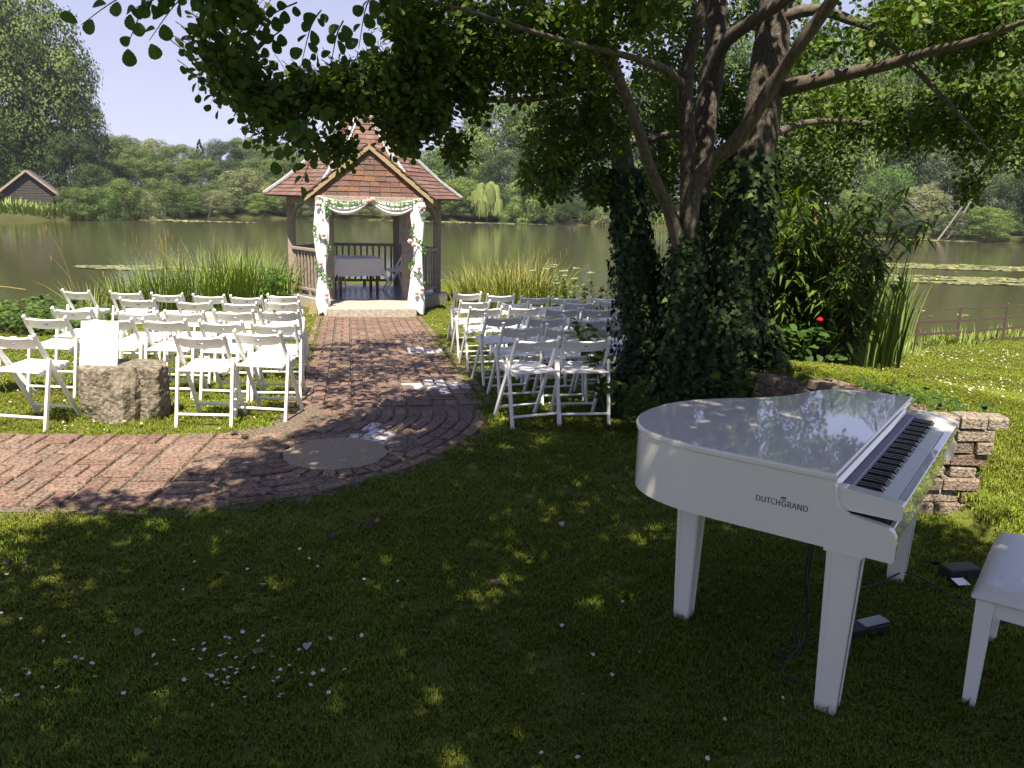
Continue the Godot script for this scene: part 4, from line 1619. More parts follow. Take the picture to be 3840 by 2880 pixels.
# ---------------------------------------------------------------- the old brick wall
func brick_wall() -> void:
	var g := thing("brick_wall", "low crumbling brick retaining wall that curves from the ivied tree to a broken end beside the piano", "wall", Vector3.ZERO)
	var shapes := [brick_mesh(11), brick_mesh(12), brick_mesh(13)]
	var line := [Vector2(2.66, -4.52), Vector2(2.58, -4.85), Vector2(2.42, -5.25), Vector2(2.25, -5.7), Vector2(2.06, -6.15), Vector2(1.9, -6.6)]
	var dense := PackedVector2Array()
	for i in line.size() - 1:
		for s in 10:
			dense.append((line[i] as Vector2).lerp(line[i + 1], s / 10.0))
	dense.append(line[-1])
	# core of mortar
	var b := MB.new()
	for i in dense.size() - 1:
		var a := dense[i]
		var c := dense[i + 1]
		var d := (c - a).normalized()
		var nn := Vector2(-d.y, d.x)
		var h := lerpf(0.545, 0.40, float(i) / dense.size())
		var mid := (a + c) * 0.5
		b.box(Vector3(mid.x, h / 2 - 0.03, mid.y), Vector3(0.185, h + 0.05, a.distance_to(c) + 0.006), Basis(Vector3.UP, atan2(d.x, d.y)))
	obj("mortar", b.mesh(), M.mortar, g)
	var course := 0.0745
	for row in 8:
		var y := 0.025 + row * course + 0.0325
		var s := 0.04 + (0.11 if row % 2 else 0.0) - 0.09
		var total := 0.0
		for i in dense.size() - 1:
			total += dense[i].distance_to(dense[i + 1])
		while s < total - 0.05:
			var p := walk(dense, s + 0.108)
			var d := (walk(dense, s + 0.15) - walk(dense, s + 0.06)).normalized()
			var limit := lerpf(0.61, 0.46, s / total)
			if y + 0.03 < limit and not (row == 7 and rng.randf() < 0.12):
				var soldier := row == 7
				for face_ in [-1, 1]:
					var nn := Vector2(-d.y, d.x) * float(face_)
					var q := p + nn * (0.052 + rr(-0.006, 0.008))
					var o := obj("brick", shapes[rng.randi_range(0, 2)], M["wall_brick_%d" % rng.randi_range(0, 3)], g)
					o.transform = Transform3D(Basis(Vector3.UP, atan2(d.x, d.y) + PI / 2 + rr(-0.04, 0.04)) * Basis.from_scale(Vector3(0.212 - rr(0, 0.02), 0.066, 0.10)), Vector3(q.x, y + rr(-0.003, 0.003), q.y))
			s += 0.224
	# the broken end that faces the lawn: long and half bricks, some gone, a wider cap
	var ends := [2.70, 2.72, 2.725, 2.69, 2.75, 2.765, 2.77, 2.84]
	for row in 8:
		var x: float = ends[row] + rr(-0.008, 0.008)
		var k := row
		while x > 2.38:
			var long := 0.214 if k % 2 == 0 else 0.104
			if row == 3:
				long = 0.15
			if row == 7:
				long = [0.13, 0.16, 0.215][mini(2, k - row)]
			long -= rr(0.0, 0.018)
			var o := obj("brick", shapes[rng.randi_range(0, 2)], M["wall_brick_%d" % [2, 1, 2, 1, 2, 0, 2, 3][rng.randi_range(0, 7)]], g)
			o.transform = Transform3D(Basis.from_euler(Vector3(rr(-0.04, 0.04), rr(-0.06, 0.06), rr(-0.025, 0.025))) * Basis.from_scale(Vector3(long, 0.067 - (0.010 if row == 3 else 0.0), 0.11 + (0.03 if row == 7 else 0.0))), Vector3(x - long / 2, 0.025 + row * course + 0.0325 + rr(-0.003, 0.003), -4.47 + rr(-0.014, 0.014)))
			x -= long + (0.03 if row == 3 else 0.012)
			k += 1
	# a second small stretch beside the reeds, with a planted top
	var w := thing("brick_wall", "short stretch of old brick wall under the red rose, beside the reeds", "wall", Vector3(2.95, height(2.95, -8.0), -7.95), -0.15)
	b = MB.new()
	b.box(Vector3(0, 0.10, 0), Vector3(0.80, 0.34, 0.16))
	obj("mortar", b.mesh(), M.mortar, w)
	for row in 5:
		for k in 4:
			var x := -0.36 + k * 0.224 + (0.1 if row % 2 else 0.0)
			if x > 0.4:
				continue
			for face_ in [-1, 1]:
				var o := obj("brick", shapes[rng.randi_range(0, 2)], M["wall_brick_%d" % rng.randi_range(0, 3)], w)
				o.transform = Transform3D(Basis(Vector3.UP, rr(-0.03, 0.03)) * Basis.from_scale(Vector3(0.21, 0.066, 0.10)), Vector3(x, -0.03 + row * course, face_ * 0.06))


func walk(p: PackedVector2Array, s: float) -> Vector2:
	for i in p.size() - 1:
		var l := p[i].distance_to(p[i + 1])
		if s <= l:
			return p[i].lerp(p[i + 1], maxf(0.0, s / l))
		s -= l
	return p[-1] + (p[-1] - p[-2]).normalized() * s


# ---------------------------------------------------------------- iron fence by the water
func fence() -> void:
	var g := thing("iron_fence", "rusty iron estate fence with flat rails along the lake bank", "fence", Vector3.ZERO)
	var pts := [Vector2(3.75, -9.55), Vector2(4.85, -10.75), Vector2(5.95, -11.75), Vector2(6.95, -12.47), Vector2(7.98, -12.98), Vector2(9.05, -13.45), Vector2(10.2, -13.9)]
	var base := []
	for i in pts.size():
		base.append(Vector3(pts[i].x, [-0.02, -0.16, -0.27, -0.33, -0.32, -0.31, -0.30][i], pts[i].y))
	for i in pts.size():
		var b := MB.new()
		var tall := 0.62
		b.cbox(base[i] + Vector3(0, tall / 2 - 0.15, 0), Vector3(0.05, tall + 0.3, 0.022), 0.004, Basis(Vector3.UP, 0.5))
		b.ball(base[i] + Vector3(0, tall, 0), Vector3(0.026, 0.03, 0.016), 5, 6)
		obj("post", b.mesh(), M.iron, g)
		if i == pts.size() - 1:
			continue
		var t2 := 0.62
		for h in [0.08, 0.37, 0.66, 0.96]:
			b = MB.new()
			b.bar(base[i] + Vector3(0, tall * h, 0), base[i + 1] + Vector3(0, t2 * h, 0), 0.012, 0.034 if h < 0.9 else 0.018, Vector3.RIGHT.rotated(Vector3.UP, -0.6))
			obj("rail", b.mesh(), M.iron, g)


# ---------------------------------------------------------------- leaves
# an alder leaf: broad, blunt, toothed, folded a little along its rib
func alder_leaf(b: MB, at: Vector3, dir: Vector3, nrm: Vector3, size: float, col: Color, fine := false) -> void:
	var y := dir.normalized()
	var z := (nrm - y * nrm.dot(y)).normalized()
	var x := y.cross(z)
	var prof := [[0.0, 0.0], [0.16, 0.20], [0.40, 0.38], [0.66, 0.43], [0.88, 0.30], [0.97, 0.06]]
	if fine:
		prof = [[0.0, 0.0], [0.10, 0.16], [0.16, 0.19], [0.25, 0.31], [0.33, 0.32], [0.43, 0.41], [0.52, 0.405], [0.62, 0.45], [0.71, 0.415], [0.80, 0.40], [0.88, 0.29], [0.95, 0.20], [0.98, 0.06]]
	var bend := size * 0.16
	for s in [-1.0, 1.0]:
		for i in prof.size() - 1:
			var a: Array = prof[i]
			var c: Array = prof[i + 1]
			var r0: Vector3 = at + y * (a[0] * size) - z * (bend * a[0] * a[0])
			var r1: Vector3 = at + y * (c[0] * size) - z * (bend * c[0] * c[0])
			var e0: Vector3 = r0 + x * (s * a[1] * size) + z * (absf(a[1]) * size * 0.22)
			var e1: Vector3 = r1 + x * (s * c[1] * size) + z * (absf(c[1]) * size * 0.22)
			var m: Vector3 = (z - x * s * 0.25).normalized()
			b.tri(r0, e0, e1, m, m, m, col)
			b.tri(r0, e1, r1, m, m, m, col)


func leaf_tone() -> Color:
	var k := rng.randf()
	return Color(0.060, 0.110, 0.026).lerp(Color(0.105, 0.165, 0.040), k) if rng.randf() > 0.06 else Color(0.15, 0.18, 0.045)


func alder_twig(seed_: int) -> ArrayMesh:      # hangs along +y from the origin, leaves on both sides
	rng.seed = seed_
	var b := MB.new()
	b.colored = true
	var long := rr(0.26, 0.36)
	var pts := PackedVector3Array()
	var rad := PackedFloat32Array()
	for i in 6:
		var t := i / 5.0
		pts.append(Vector3(0.02 * sin(t * 5.0 + seed_), long * t, -0.05 * t * t))
		rad.append(lerpf(0.0032, 0.0012, t))
	b.tube(pts, rad, 4, Color(0.05, 0.04, 0.025))
	for i in 9:
		var t := 0.16 + 0.84 * i / 8.0
		var at := Vector3(0.02 * sin(t * 5.0 + seed_), long * t, -0.05 * t * t)
		var side := 1.0 if i % 2 else -1.0
		var dir := Vector3(side * rr(0.5, 1.0), rr(0.25, 0.8), rr(-0.5, 0.35)).normalized()
		if i == 8:
			dir = Vector3(rr(-0.2, 0.2), 1.0, rr(-0.3, 0.1)).normalized()
		var nrm := Vector3(rr(-0.5, 0.5), rr(-0.3, 0.3), 1.0).normalized()
		var stalk := at + dir * 0.018
		b.tube(PackedVector3Array([at, stalk]), PackedFloat32Array([0.001, 0.001]), 3, Color(0.07, 0.09, 0.03))
		alder_leaf(b, stalk, dir, nrm, rr(0.052, 0.078), leaf_tone())
	# a few green cones
	if seed_ % 2 == 0:
		for k in 3:
			b.ball(Vector3(rr(-0.05, 0.05), long * rr(0.3, 0.7), rr(0.01, 0.05)), Vector3(0.005, 0.008, 0.005), 4, 5, Color(0.06, 0.06, 0.03))
	return b.mesh()


func alder() -> void:
	var g := thing("alder_tree", "many stemmed alder whose dark leafy boughs overhang the lawn and path", "tree", Vector3.ZERO)
	var rough := FastNoiseLite.new()
	rough.seed = 3
	rough.frequency = 5.5
	rough.fractal_octaves = 3
	for k in STEMS:
		var c := curve(STEMS[k], 7)
		var b := MB.new()
		var thick: bool = k in ["S1", "S6", "S4"]
		b.tube(c[0], c[1], 22 if thick else 12, Color.WHITE, rough, 0.16 if thick else 0.08)
		obj("trunk" if thick else "branch", b.mesh(), M.bark if thick or k == "S3" else M.smooth_bark, g)
	# foliage: leafy twigs through the boughs
	var variants := []
	for s in 5:
		variants.append(alder_twig(100 + s))
	var places := [[], [], [], [], []]
	var tints := [PackedColorArray(), PackedColorArray(), PackedColorArray(), PackedColorArray(), PackedColorArray()]
	rng.seed = 4242
	var boughs := LOBES.duplicate()
	# boughs above the frame that reach over the lawn toward the sun
	for q in OVERHEAD:
		boughs.append(q)
	for L in boughs:
		for i in int(L[6] * (LEAFINESS if L[1] < 3.75 else 2.8)):
			var d := Vector3(rng.randfn(0, 1), rng.randfn(0, 1), rng.randfn(0, 1)).normalized() * pow(rng.randf(), 0.42)
			var p := Vector3(L[0], L[1], L[2]) + d * Vector3(L[3], L[4], L[5])
			var yaw := rr(0, TAU)
			var droop := rr(0.15, 1.25)
			var dir := Vector3(cos(yaw) * cos(droop), -sin(droop) + 0.15, sin(yaw) * cos(droop)).normalized()
			var nrm := Vector3(rr(-0.4, 0.4), 1.0, rr(-0.4, 0.4)).normalized()
			var z := (nrm - dir * nrm.dot(dir)).normalized()
			var k := rr(0.85, 1.15) * (0.70 if L[1] < 3.75 else 1.2)
			var v := rng.randi_range(0, 4)
			places[v].append(Transform3D(Basis(dir.cross(z), dir, z).scaled(Vector3.ONE * k), p - dir * 0.14))
			var t := rr(0.75, 1.25)
			tints[v].append(Color(t * rr(0.92, 1.12), t, t * rr(0.85, 1.1)))
	for v in 5:
		var o := many("foliage", variants[v], M.leaf, places[v], tints[v], g)
		o.set_meta("kind", "stuff")
	# the nearest spray, leaf by leaf
	rng.seed = 91
	var shapes := []
	for s in 4:
		var b := MB.new()
		b.colored = true
		alder_leaf(b, Vector3.ZERO, Vector3.UP, Vector3.BACK, 1.0, leaf_tone(), true)
		shapes.append(b.mesh())
	for q in SPRAYS:
		var root := Vector3(q[0], q[1], q[2])
		var tip := Vector3(q[3], q[4], q[5])
		var n := int(q[6])
		var b := MB.new()
		var mid := (root + tip) * 0.5 + Vector3(0, 0.05, 0)
		var c := curve([[root.x, root.y, root.z, 0.0042], [mid.x, mid.y, mid.z, 0.003], [tip.x, tip.y, tip.z, 0.0015]], 6)
		b.tube(c[0], c[1], 5)
		obj("twig", b.mesh(), M.smooth_bark, g)
		var axis := (tip - root).normalized()
		for i in n:
			var t := 0.12 + 0.88 * i / (n - 1.0)
			var at: Vector3 = c[0][int(t * (c[0].size() - 1))]
			var side := axis.cross(Vector3(0, 0, 1)).normalized() * (1.0 if i % 2 else -1.0)
			var dir := (axis * rr(0.2, 0.8) + side * rr(0.4, 1.0) + Vector3(0, -0.35, rr(-0.5, 0.5))).normalized()
			var nrm := Vector3(rr(-0.6, 0.6), rr(-0.1, 0.9), rr(0.2, 1.0)).normalized()
			var z := (nrm - dir * nrm.dot(dir)).normalized()
			var o := obj("leaf", shapes[rng.randi_range(0, 3)], M.leaf, g)
			o.transform = Transform3D(Basis(dir.cross(z), dir, z).scaled(Vector3.ONE * rr(0.046, 0.072)), at + dir * 0.012)

const LEAFINESS := 1.6
# overhead boughs: [x, y, z, rx, ry, rz, twigs]
var OVERHEAD := [
	[-1.6, 4.0, -1.2, 1.3, 0.7, 1.6, 210], [0.2, 4.1, -0.6, 1.5, 0.8, 1.8, 260], [1.7, 4.3, -0.4, 1.2, 0.8, 1.8, 230],
	[-1.4, 4.5, 1.6, 1.4, 0.8, 1.5, 220], [0.6, 4.7, 1.8, 1.5, 0.8, 1.5, 240], [1.9, 4.7, 1.6, 1.2, 0.8, 1.5, 220],
	[-0.9, 3.9, -2.7, 1.0, 0.6, 0.9, 90], [1.0, 4.2, -2.9, 1.2, 0.7, 1.1, 130], [1.4, 4.2, -3.4, 0.8, 0.7, 0.9, 70],
	[0.2, 4.6, -5.2, 1.4, 0.7, 1.2, 60], [1.3, 5.0, -5.4, 1.0, 0.9, 1.2, 60],
	[-1.3, 6.0, 1.0, 1.5, 0.9, 2.2, 190], [0.6, 6.2, 1.5, 1.7, 1.0, 2.4, 260], [1.5, 6.2, 1.0, 1.2, 1.0, 2.0, 210], [-0.8, 6.0, -1.8, 1.4, 0.9, 1.6, 170], [0.9, 6.2, -2.2, 1.3, 1.0, 1.8, 190],
	[-2.0, 4.5, -5.6, 0.6, 0.4, 0.9, 22], [-2.2, 5.2, -7.0, 0.6, 0.4, 0.9, 22],
	[-1.1, 4.0, -4.9, 0.9, 0.4, 0.9, 26], [-1.3, 4.7, -6.3, 0.9, 0.5, 1.0, 30], [-1.4, 5.3, -7.8, 0.8, 0.5, 1.0, 26], [-0.2, 4.4, -5.6, 0.8, 0.5, 0.9, 30], [0.6, 4.6, -6.6, 0.9, 0.5, 0.9, 34], [0.5, 5.2, -8.2, 0.9, 0.5, 1.0, 30],
	[1.2, 5.9, -7.2, 1.0, 0.9, 1.5, 60], [0.3, 5.2, -7.3, 1.0, 0.7, 1.0, 80],
]
# single sprays at the tips of the nearest bough: [root, tip, leaves]
var SPRAYS := [
	[-1.12, 2.66, -3.70, -1.62, 2.47, -3.58, 13], [-1.30, 2.60, -3.66, -1.56, 2.36, -3.60, 9], [-1.45, 2.55, -3.60, -1.80, 2.40, -3.52, 8],
	[-1.50, 2.54, -3.62, -1.63, 2.33, -3.55, 7], [-0.95, 2.70, -3.78, -1.20, 2.50, -3.72, 9], [-1.20, 2.66, -3.66, -1.42, 2.56, -3.5, 7],
	[-1.05, 2.62, -4.05, -1.32, 2.38, -4.05, 11], [-1.15, 2.52, -4.15, -1.38, 2.22, -4.12, 11], [-1.15, 2.30, -4.20, -1.38, 2.02, -4.22, 11],
	[-1.10, 2.12, -4.25, -1.26, 1.92, -4.28, 9], [-1.00, 2.00, -4.40, -1.16, 1.80, -4.42, 9], [-0.95, 2.60, -4.10, -1.05, 2.34, -4.08, 10],
	[-0.85, 2.56, -4.12, -0.92, 2.30, -4.10, 9], [-0.70, 2.66, -4.05, -0.76, 2.42, -4.02, 9], [-0.98, 2.20, -4.28, -1.12, 1.98, -4.26, 10],
	[-1.22, 2.62, -4.0, -1.46, 2.50, -3.95, 9],
]
var STEMS := {
	"S1": [[1.28,0.07,-6.90,0.164], [1.13,0.73,-6.90,0.136], [1.02,1.28,-6.90,0.118], [0.91,1.89,-6.95,0.097], [0.80,2.45,-7.00,0.077], [0.70,2.92,-7.05,0.065], [0.64,3.35,-7.10,0.057], [0.57,3.90,-7.10,0.048], [0.49,4.53,-7.20,0.037], [0.39,5.23,-7.20,0.018]],
	"S6": [[1.79,0.14,-6.50,0.201], [1.77,0.61,-6.50,0.182], [1.80,1.18,-6.55,0.169], [1.85,1.62,-6.60,0.156], [1.89,2.05,-6.65,0.148], [1.93,2.57,-6.70,0.139], [1.97,2.97,-6.75,0.134], [1.98,3.32,-6.80,0.127], [2.00,3.94,-6.90,0.108], [1.99,4.68,-7.00,0.078], [1.88,5.44,-7.00,0.041]],
	"S4": [[1.53,0.97,-7.00,0.121], [1.56,1.75,-7.10,0.100], [1.59,2.45,-7.20,0.095], [1.64,3.01,-7.25,0.094], [1.63,3.42,-7.30,0.085], [1.57,4.02,-7.30,0.068], [1.45,4.79,-7.30,0.037]],
	"S2": [[1.31,1.39,-6.45,0.062], [1.19,1.69,-6.40,0.050], [1.08,1.86,-6.30,0.046], [0.97,2.04,-6.20,0.041], [0.87,2.26,-6.10,0.040], [0.79,2.43,-6.05,0.036], [0.69,2.61,-6.00,0.036], [0.60,2.79,-5.90,0.032], [0.50,3.00,-5.80,0.028], [0.40,3.26,-5.70,0.021], [0.25,3.60,-5.60,0.012]],
	"S3": [[1.42,0.13,-6.50,0.116], [1.39,0.64,-6.50,0.102], [1.37,1.09,-6.50,0.090], [1.36,1.64,-6.50,0.070], [1.31,2.13,-6.45,0.061], [1.25,2.60,-6.40,0.052], [1.26,2.87,-6.35,0.048], [1.32,3.19,-6.30,0.044], [1.35,3.53,-6.20,0.033], [1.33,4.01,-6.10,0.019]],
	"S5": [[1.36,1.47,-6.45,0.073], [1.37,1.86,-6.40,0.064], [1.47,2.06,-6.30,0.059], [1.61,2.22,-6.15,0.054], [1.70,2.43,-6.00,0.049], [1.76,2.58,-5.90,0.048], [1.84,2.78,-5.70,0.043], [1.94,3.00,-5.50,0.041], [2.02,3.24,-5.20,0.030], [2.08,3.50,-4.90,0.015]],
	"B7": [[2.05,2.65,-6.65,0.072], [2.18,2.67,-6.50,0.060], [2.35,2.70,-6.30,0.051], [2.49,2.72,-6.10,0.043], [2.57,2.73,-5.90,0.038], [2.64,2.75,-5.60,0.030], [2.74,2.76,-5.30,0.023], [2.87,2.81,-5.00,0.016], [2.94,2.83,-4.60,0.007]],
	"B8": [[1.61,2.78,-7.20,0.063], [1.65,3.02,-7.00,0.056], [1.77,3.13,-6.70,0.050], [1.91,3.21,-6.40,0.044], [2.06,3.35,-6.00,0.032], [2.19,3.51,-5.50,0.014]],
	"B9": [[1.24,2.61,-6.40,0.035], [1.06,2.69,-6.20,0.030], [0.89,2.71,-6.00,0.026], [0.65,2.71,-5.70,0.022], [0.36,2.69,-5.30,0.017], [0.07,2.68,-4.90,0.013], [-0.21,2.68,-4.50,0.010], [-0.50,2.67,-4.10,0.004]],
	"B10": [[0.81,2.66,-7.00,0.038], [0.49,2.61,-6.60,0.029], [0.16,2.49,-6.30,0.024], [-0.20,2.42,-5.90,0.019], [-0.52,2.41,-5.50,0.015], [-0.80,2.37,-5.20,0.011], [-1.08,2.25,-4.90,0.008], [-1.32,2.14,-4.60,0.005]],
	"B11": [[0.67,3.12,-7.00,0.045], [0.25,3.14,-6.50,0.035], [-0.24,3.10,-5.80,0.025], [-0.67,3.10,-5.10,0.016], [-1.04,3.00,-4.60,0.012], [-1.26,2.84,-4.20,0.009], [-1.42,2.70,-3.90,0.006], [-1.57,2.58,-3.70,0.003]],
	"B12": [[1.97,3.17,-6.75,0.058], [2.22,3.21,-6.60,0.042], [2.44,3.10,-6.40,0.034], [2.57,2.98,-6.20,0.027], [2.81,2.68,-6.00,0.019], [3.05,2.36,-5.80,0.013], [3.21,2.14,-5.70,0.006]],
	"B13": [[1.69,2.30,-7.20,0.040], [1.34,2.34,-7.40,0.033], [0.96,2.22,-7.50,0.025], [0.55,2.09,-7.50,0.017], [0.13,1.96,-7.40,0.008]],
	"B14": [[1.96,2.27,-6.70,0.037], [2.34,2.42,-7.10,0.031], [2.75,2.49,-7.40,0.024], [3.16,2.47,-7.40,0.016], [3.49,2.34,-7.20,0.008]],
}
var LOBES := [
	[-1.50,2.43,-4.30,0.07,0.21,0.40,39],
	[-1.40,2.29,-4.40,0.08,0.12,0.50,39],
	[-1.29,2.23,-4.60,0.10,0.06,0.50,35],
	[-1.34,2.61,-4.00,0.09,0.04,0.50,29],
	[-1.18,2.34,-5.00,0.12,0.07,0.60,60],
	[-1.00,2.39,-5.20,0.14,0.10,0.70,75],
	[-0.79,2.42,-5.30,0.17,0.19,0.80,120],
	[-0.58,2.41,-5.50,0.15,0.25,0.80,110],
	[-0.62,2.72,-4.90,0.15,0.14,0.90,85],
	[-0.49,2.73,-5.50,0.27,0.26,1.00,140],
	[-0.32,2.49,-5.80,0.10,0.15,0.70,60],
	[-0.11,2.79,-6.00,0.34,0.32,1.10,160],
	[0.32,2.84,-6.20,0.35,0.37,1.10,170],
	[0.32,2.31,-7.30,0.32,0.33,0.90,110],
	[0.26,1.94,-7.50,0.29,0.16,0.70,60],
	[0.70,1.91,-7.30,0.16,0.17,0.60,55],
	[0.69,2.41,-7.00,0.22,0.35,0.90,110],
	[1.39,3.20,-8.20,0.40,0.51,0.90,120],
	[1.42,2.41,-8.30,0.23,0.43,0.70,80],
	[2.16,2.67,-8.60,0.20,0.64,0.70,80],
	[2.87,2.49,-8.30,0.32,0.39,0.90,66],
	[3.11,2.58,-7.80,0.38,0.36,0.90,72],
	[3.31,2.51,-7.20,0.35,0.27,0.90,99],
	[3.56,2.55,-6.80,0.32,0.30,0.90,108],
	[3.68,2.44,-6.30,0.22,0.35,0.90,108],
	[2.52,3.04,-6.50,0.33,0.21,1.10,34],
	[2.83,3.05,-6.00,0.36,0.22,1.10,100],
	[3.17,2.96,-5.80,0.29,0.24,1.10,150],
	[2.40,3.51,-8.00,0.26,0.15,0.90,40],
	[3.45,1.91,-6.30,0.07,0.21,0.30,12],
	[2.95,2.00,-8.00,0.23,0.18,0.50,24],
	[0.74,2.95,-5.50,0.27,0.08,0.90,70],
	[1.85,3.46,-8.00,0.34,0.15,0.90,60],
	[1.45,1.97,-8.60,0.20,0.36,0.60,80],
	[2.20,1.90,-8.90,0.21,0.43,0.60,90],
	[2.79,1.91,-8.70,0.25,0.32,0.60,70],
	[1.83,2.83,-8.90,0.50,0.66,0.70,170],
	[2.78,3.04,-8.60,0.33,0.44,0.80,66],
	[-1.09,2.04,-5.20,0.06,0.04,0.40,14],
	[-1.27,2.07,-5.00,0.06,0.04,0.30,10],
	[-0.42,2.08,-5.50,0.08,0.05,0.40,16],
	[-0.75,2.14,-5.40,0.12,0.04,0.50,30],
	[-1.39,2.09,-4.50,0.03,0.03,0.20,6],
]
var FAR_TREES := [
	[-43.50,-74.00,16.32,10.31,"broad","olive"],
	[-48.28,-76.00,17.19,10.57,"tall","mid"],
	[-41.41,-76.00,12.77,7.01,"broad","olive"],
	[-38.68,-72.00,5.84,4.39,"broad","dark"],
	[-45.50,-70.00,7.74,5.78,"broad","mid"],
	[-43.50,-73.00,7.33,6.84,"broad","mid"],
	[-35.86,-70.00,3.52,3.52,"bush","dark"],
	[-33.76,-66.00,1.99,2.22,"bush","dark"],
	[-50.11,-100.00,7.52,4.99,"broad","olive"],
	[-48.49,-103.00,7.49,5.14,"broad","olive"],
	[-52.01,-108.00,8.14,2.99,"conifer","dark"],
	[-45.49,-104.00,7.64,4.61,"tall","pale"],
	[-44.56,-98.00,6.47,4.90,"broad","olive"],
	[-42.08,-104.00,7.00,5.19,"broad","olive"],
	[-42.79,-112.00,7.95,3.72,"conifer","dark"],
	[-37.57,-106.00,7.41,5.29,"broad","dark"],
	[-35.91,-110.00,8.28,4.87,"broad","mid"],
	[-31.09,-106.00,7.74,5.87,"broad","olive"],
	[-28.66,-108.00,8.62,3.58,"conifer","dark"],
	[-25.21,-106.00,7.89,5.28,"broad","olive"],
	[-42.06,-84.00,4.35,4.68,"broad","olive"],
	[-39.68,-86.00,4.73,5.27,"broad","olive"],
	[-37.18,-88.00,4.65,4.90,"tall","olive"],
	[-34.51,-90.00,4.80,5.01,"broad","olive"],
	[-31.67,-92.00,5.21,5.63,"broad","dark"],
	[-28.09,-92.00,5.05,5.12,"broad","olive"],
	[-24.49,-92.00,5.39,5.63,"broad","olive"],
	[-20.39,-92.00,5.74,6.14,"broad","olive"],
	[-31.78,-63.50,1.82,2.85,"bush","mid"],
	[-31.60,-66.00,2.58,3.32,"tall","olive"],
	[-30.78,-67.50,1.54,3.03,"bush","pale"],
	[-30.93,-72.00,2.55,3.63,"bush","olive"],
	[-30.35,-75.00,2.22,3.78,"bush","olive"],
	[-29.44,-77.50,1.78,3.92,"bush","grey"],
	[-28.37,-79.50,2.56,4.01,"bush","olive"],
	[-26.80,-81.00,3.82,5.42,"bush","pale"],
	[-24.21,-82.00,2.58,4.59,"bush","yellow"],
	[-22.46,-84.00,2.12,4.24,"bush","mid"],
	[-20.09,-86.00,2.67,5.30,"bush","olive"],
	[-17.41,-87.00,2.04,4.88,"bush","grey"],
	[-14.48,-87.00,1.88,4.88,"bush","grey"],
	[-11.55,-87.00,2.19,4.88,"bush","olive"],
	[-16.83,-95.00,5.47,6.87,"broad","olive"],
	[-11.66,-96.00,5.90,6.94,"broad","mid"],
	[-8.29,-94.00,7.15,7.29,"broad","mid"],
	[-5.89,-97.00,8.93,8.03,"broad","bright"],
	[-2.27,-100.00,11.87,9.32,"broad","mid"],
	[3.22,-102.00,13.80,10.03,"broad","bright"],
	[9.84,-102.00,15.02,10.00,"broad","mid"],
	[16.69,-100.00,15.45,9.79,"broad","olive"],
	[-8.14,-87.00,2.99,5.35,"bush","mid"],
	[-5.71,-87.00,3.76,5.34,"broad","bright"],
	[-1.31,-88.00,6.02,4.89,"broad","dark"],
	[1.04,-84.00,4.08,5.15,"bush","bright"],
	[3.75,-88.00,5.21,5.87,"broad","dark"],
	[6.13,-90.00,4.37,6.02,"broad","dark"],
	[9.43,-88.00,4.40,5.40,"broad","olive"],
	[9.58,-80.00,2.01,4.04,"bush","pale"],
	[13.78,-88.00,5.46,6.36,"broad","olive"],
	[17.65,-88.00,6.03,6.35,"broad","dark"],
	[20.98,-86.00,6.95,6.67,"broad","mid"],
	[24.79,-86.00,7.04,6.19,"broad","mid"],
	[27.41,-84.00,11.86,6.88,"broad","bright"],
	[30.23,-82.00,12.55,6.70,"broad","bright"],
	[33.15,-80.00,14.43,6.92,"tall","bright"],
	[37.23,-80.00,16.15,7.32,"broad","mid"],
	[40.49,-78.00,15.89,7.55,"broad","mid"],
	[43.40,-76.00,16.39,7.75,"broad","bright"],
	[47.46,-76.00,16.49,7.74,"broad","mid"],
	[26.78,-105.00,21.17,11.29,"tall","mid"],
	[33.92,-100.00,21.95,10.71,"tall","dark"],
	[41.88,-98.00,23.70,10.96,"tall","mid"],
	[48.08,-94.00,23.46,10.49,"tall","dark"],
	[52.63,-90.00,23.14,10.03,"tall","mid"],
	[30.34,-74.00,2.95,3.72,"broad","bright"],
	[33.02,-74.00,4.62,4.53,"broad","mid"],
	[35.03,-72.00,3.84,4.82,"bush","pale"],
	[37.95,-73.00,6.67,4.84,"tall","grey"],
	[39.69,-71.00,5.09,4.34,"broad","grey"],
	[41.11,-69.00,4.69,4.22,"bush","dark"],
	[43.03,-68.00,5.44,4.52,"broad","dark"],
	[35.33,-70.00,1.71,2.36,"bush","pale"],
]
var LEFT_CHAIRS := [[-5.22,-9.55], [-4.67,-9.63], [-4.15,-9.58], [-3.59,-9.42], [-3.13,-9.36], [-2.80,-9.71], [-4.14,-8.79], [-3.45,-8.62], [-2.93,-8.54], [-2.55,-8.81], [-4.17,-7.53], [-3.50,-7.42], [-3.11,-7.53], [-2.71,-7.72], [-2.30,-7.84], [-4.01,-6.81], [-3.46,-6.83], [-3.02,-6.88], [-2.51,-6.83], [-2.06,-6.83], [-3.62,-5.72], [-2.33,-5.89], [-1.98,-6.15]]
var RIGHT_CHAIRS := [[-0.63,-10.87], [-0.18,-10.77], [0.27,-10.60], [0.69,-10.59], [1.20,-10.67], [1.27,-10.24], [-0.47,-9.62], [-0.01,-9.58], [0.37,-9.24], [0.81,-9.92], [-0.31,-8.82], [0.13,-8.95], [0.54,-8.87], [0.95,-8.92], [-0.10,-7.90], [0.33,-7.85], [0.73,-7.80], [1.11,-7.89], [0.08,-7.06], [0.47,-7.03], [0.86,-7.25], [0.19,-6.14], [0.58,-6.25]]


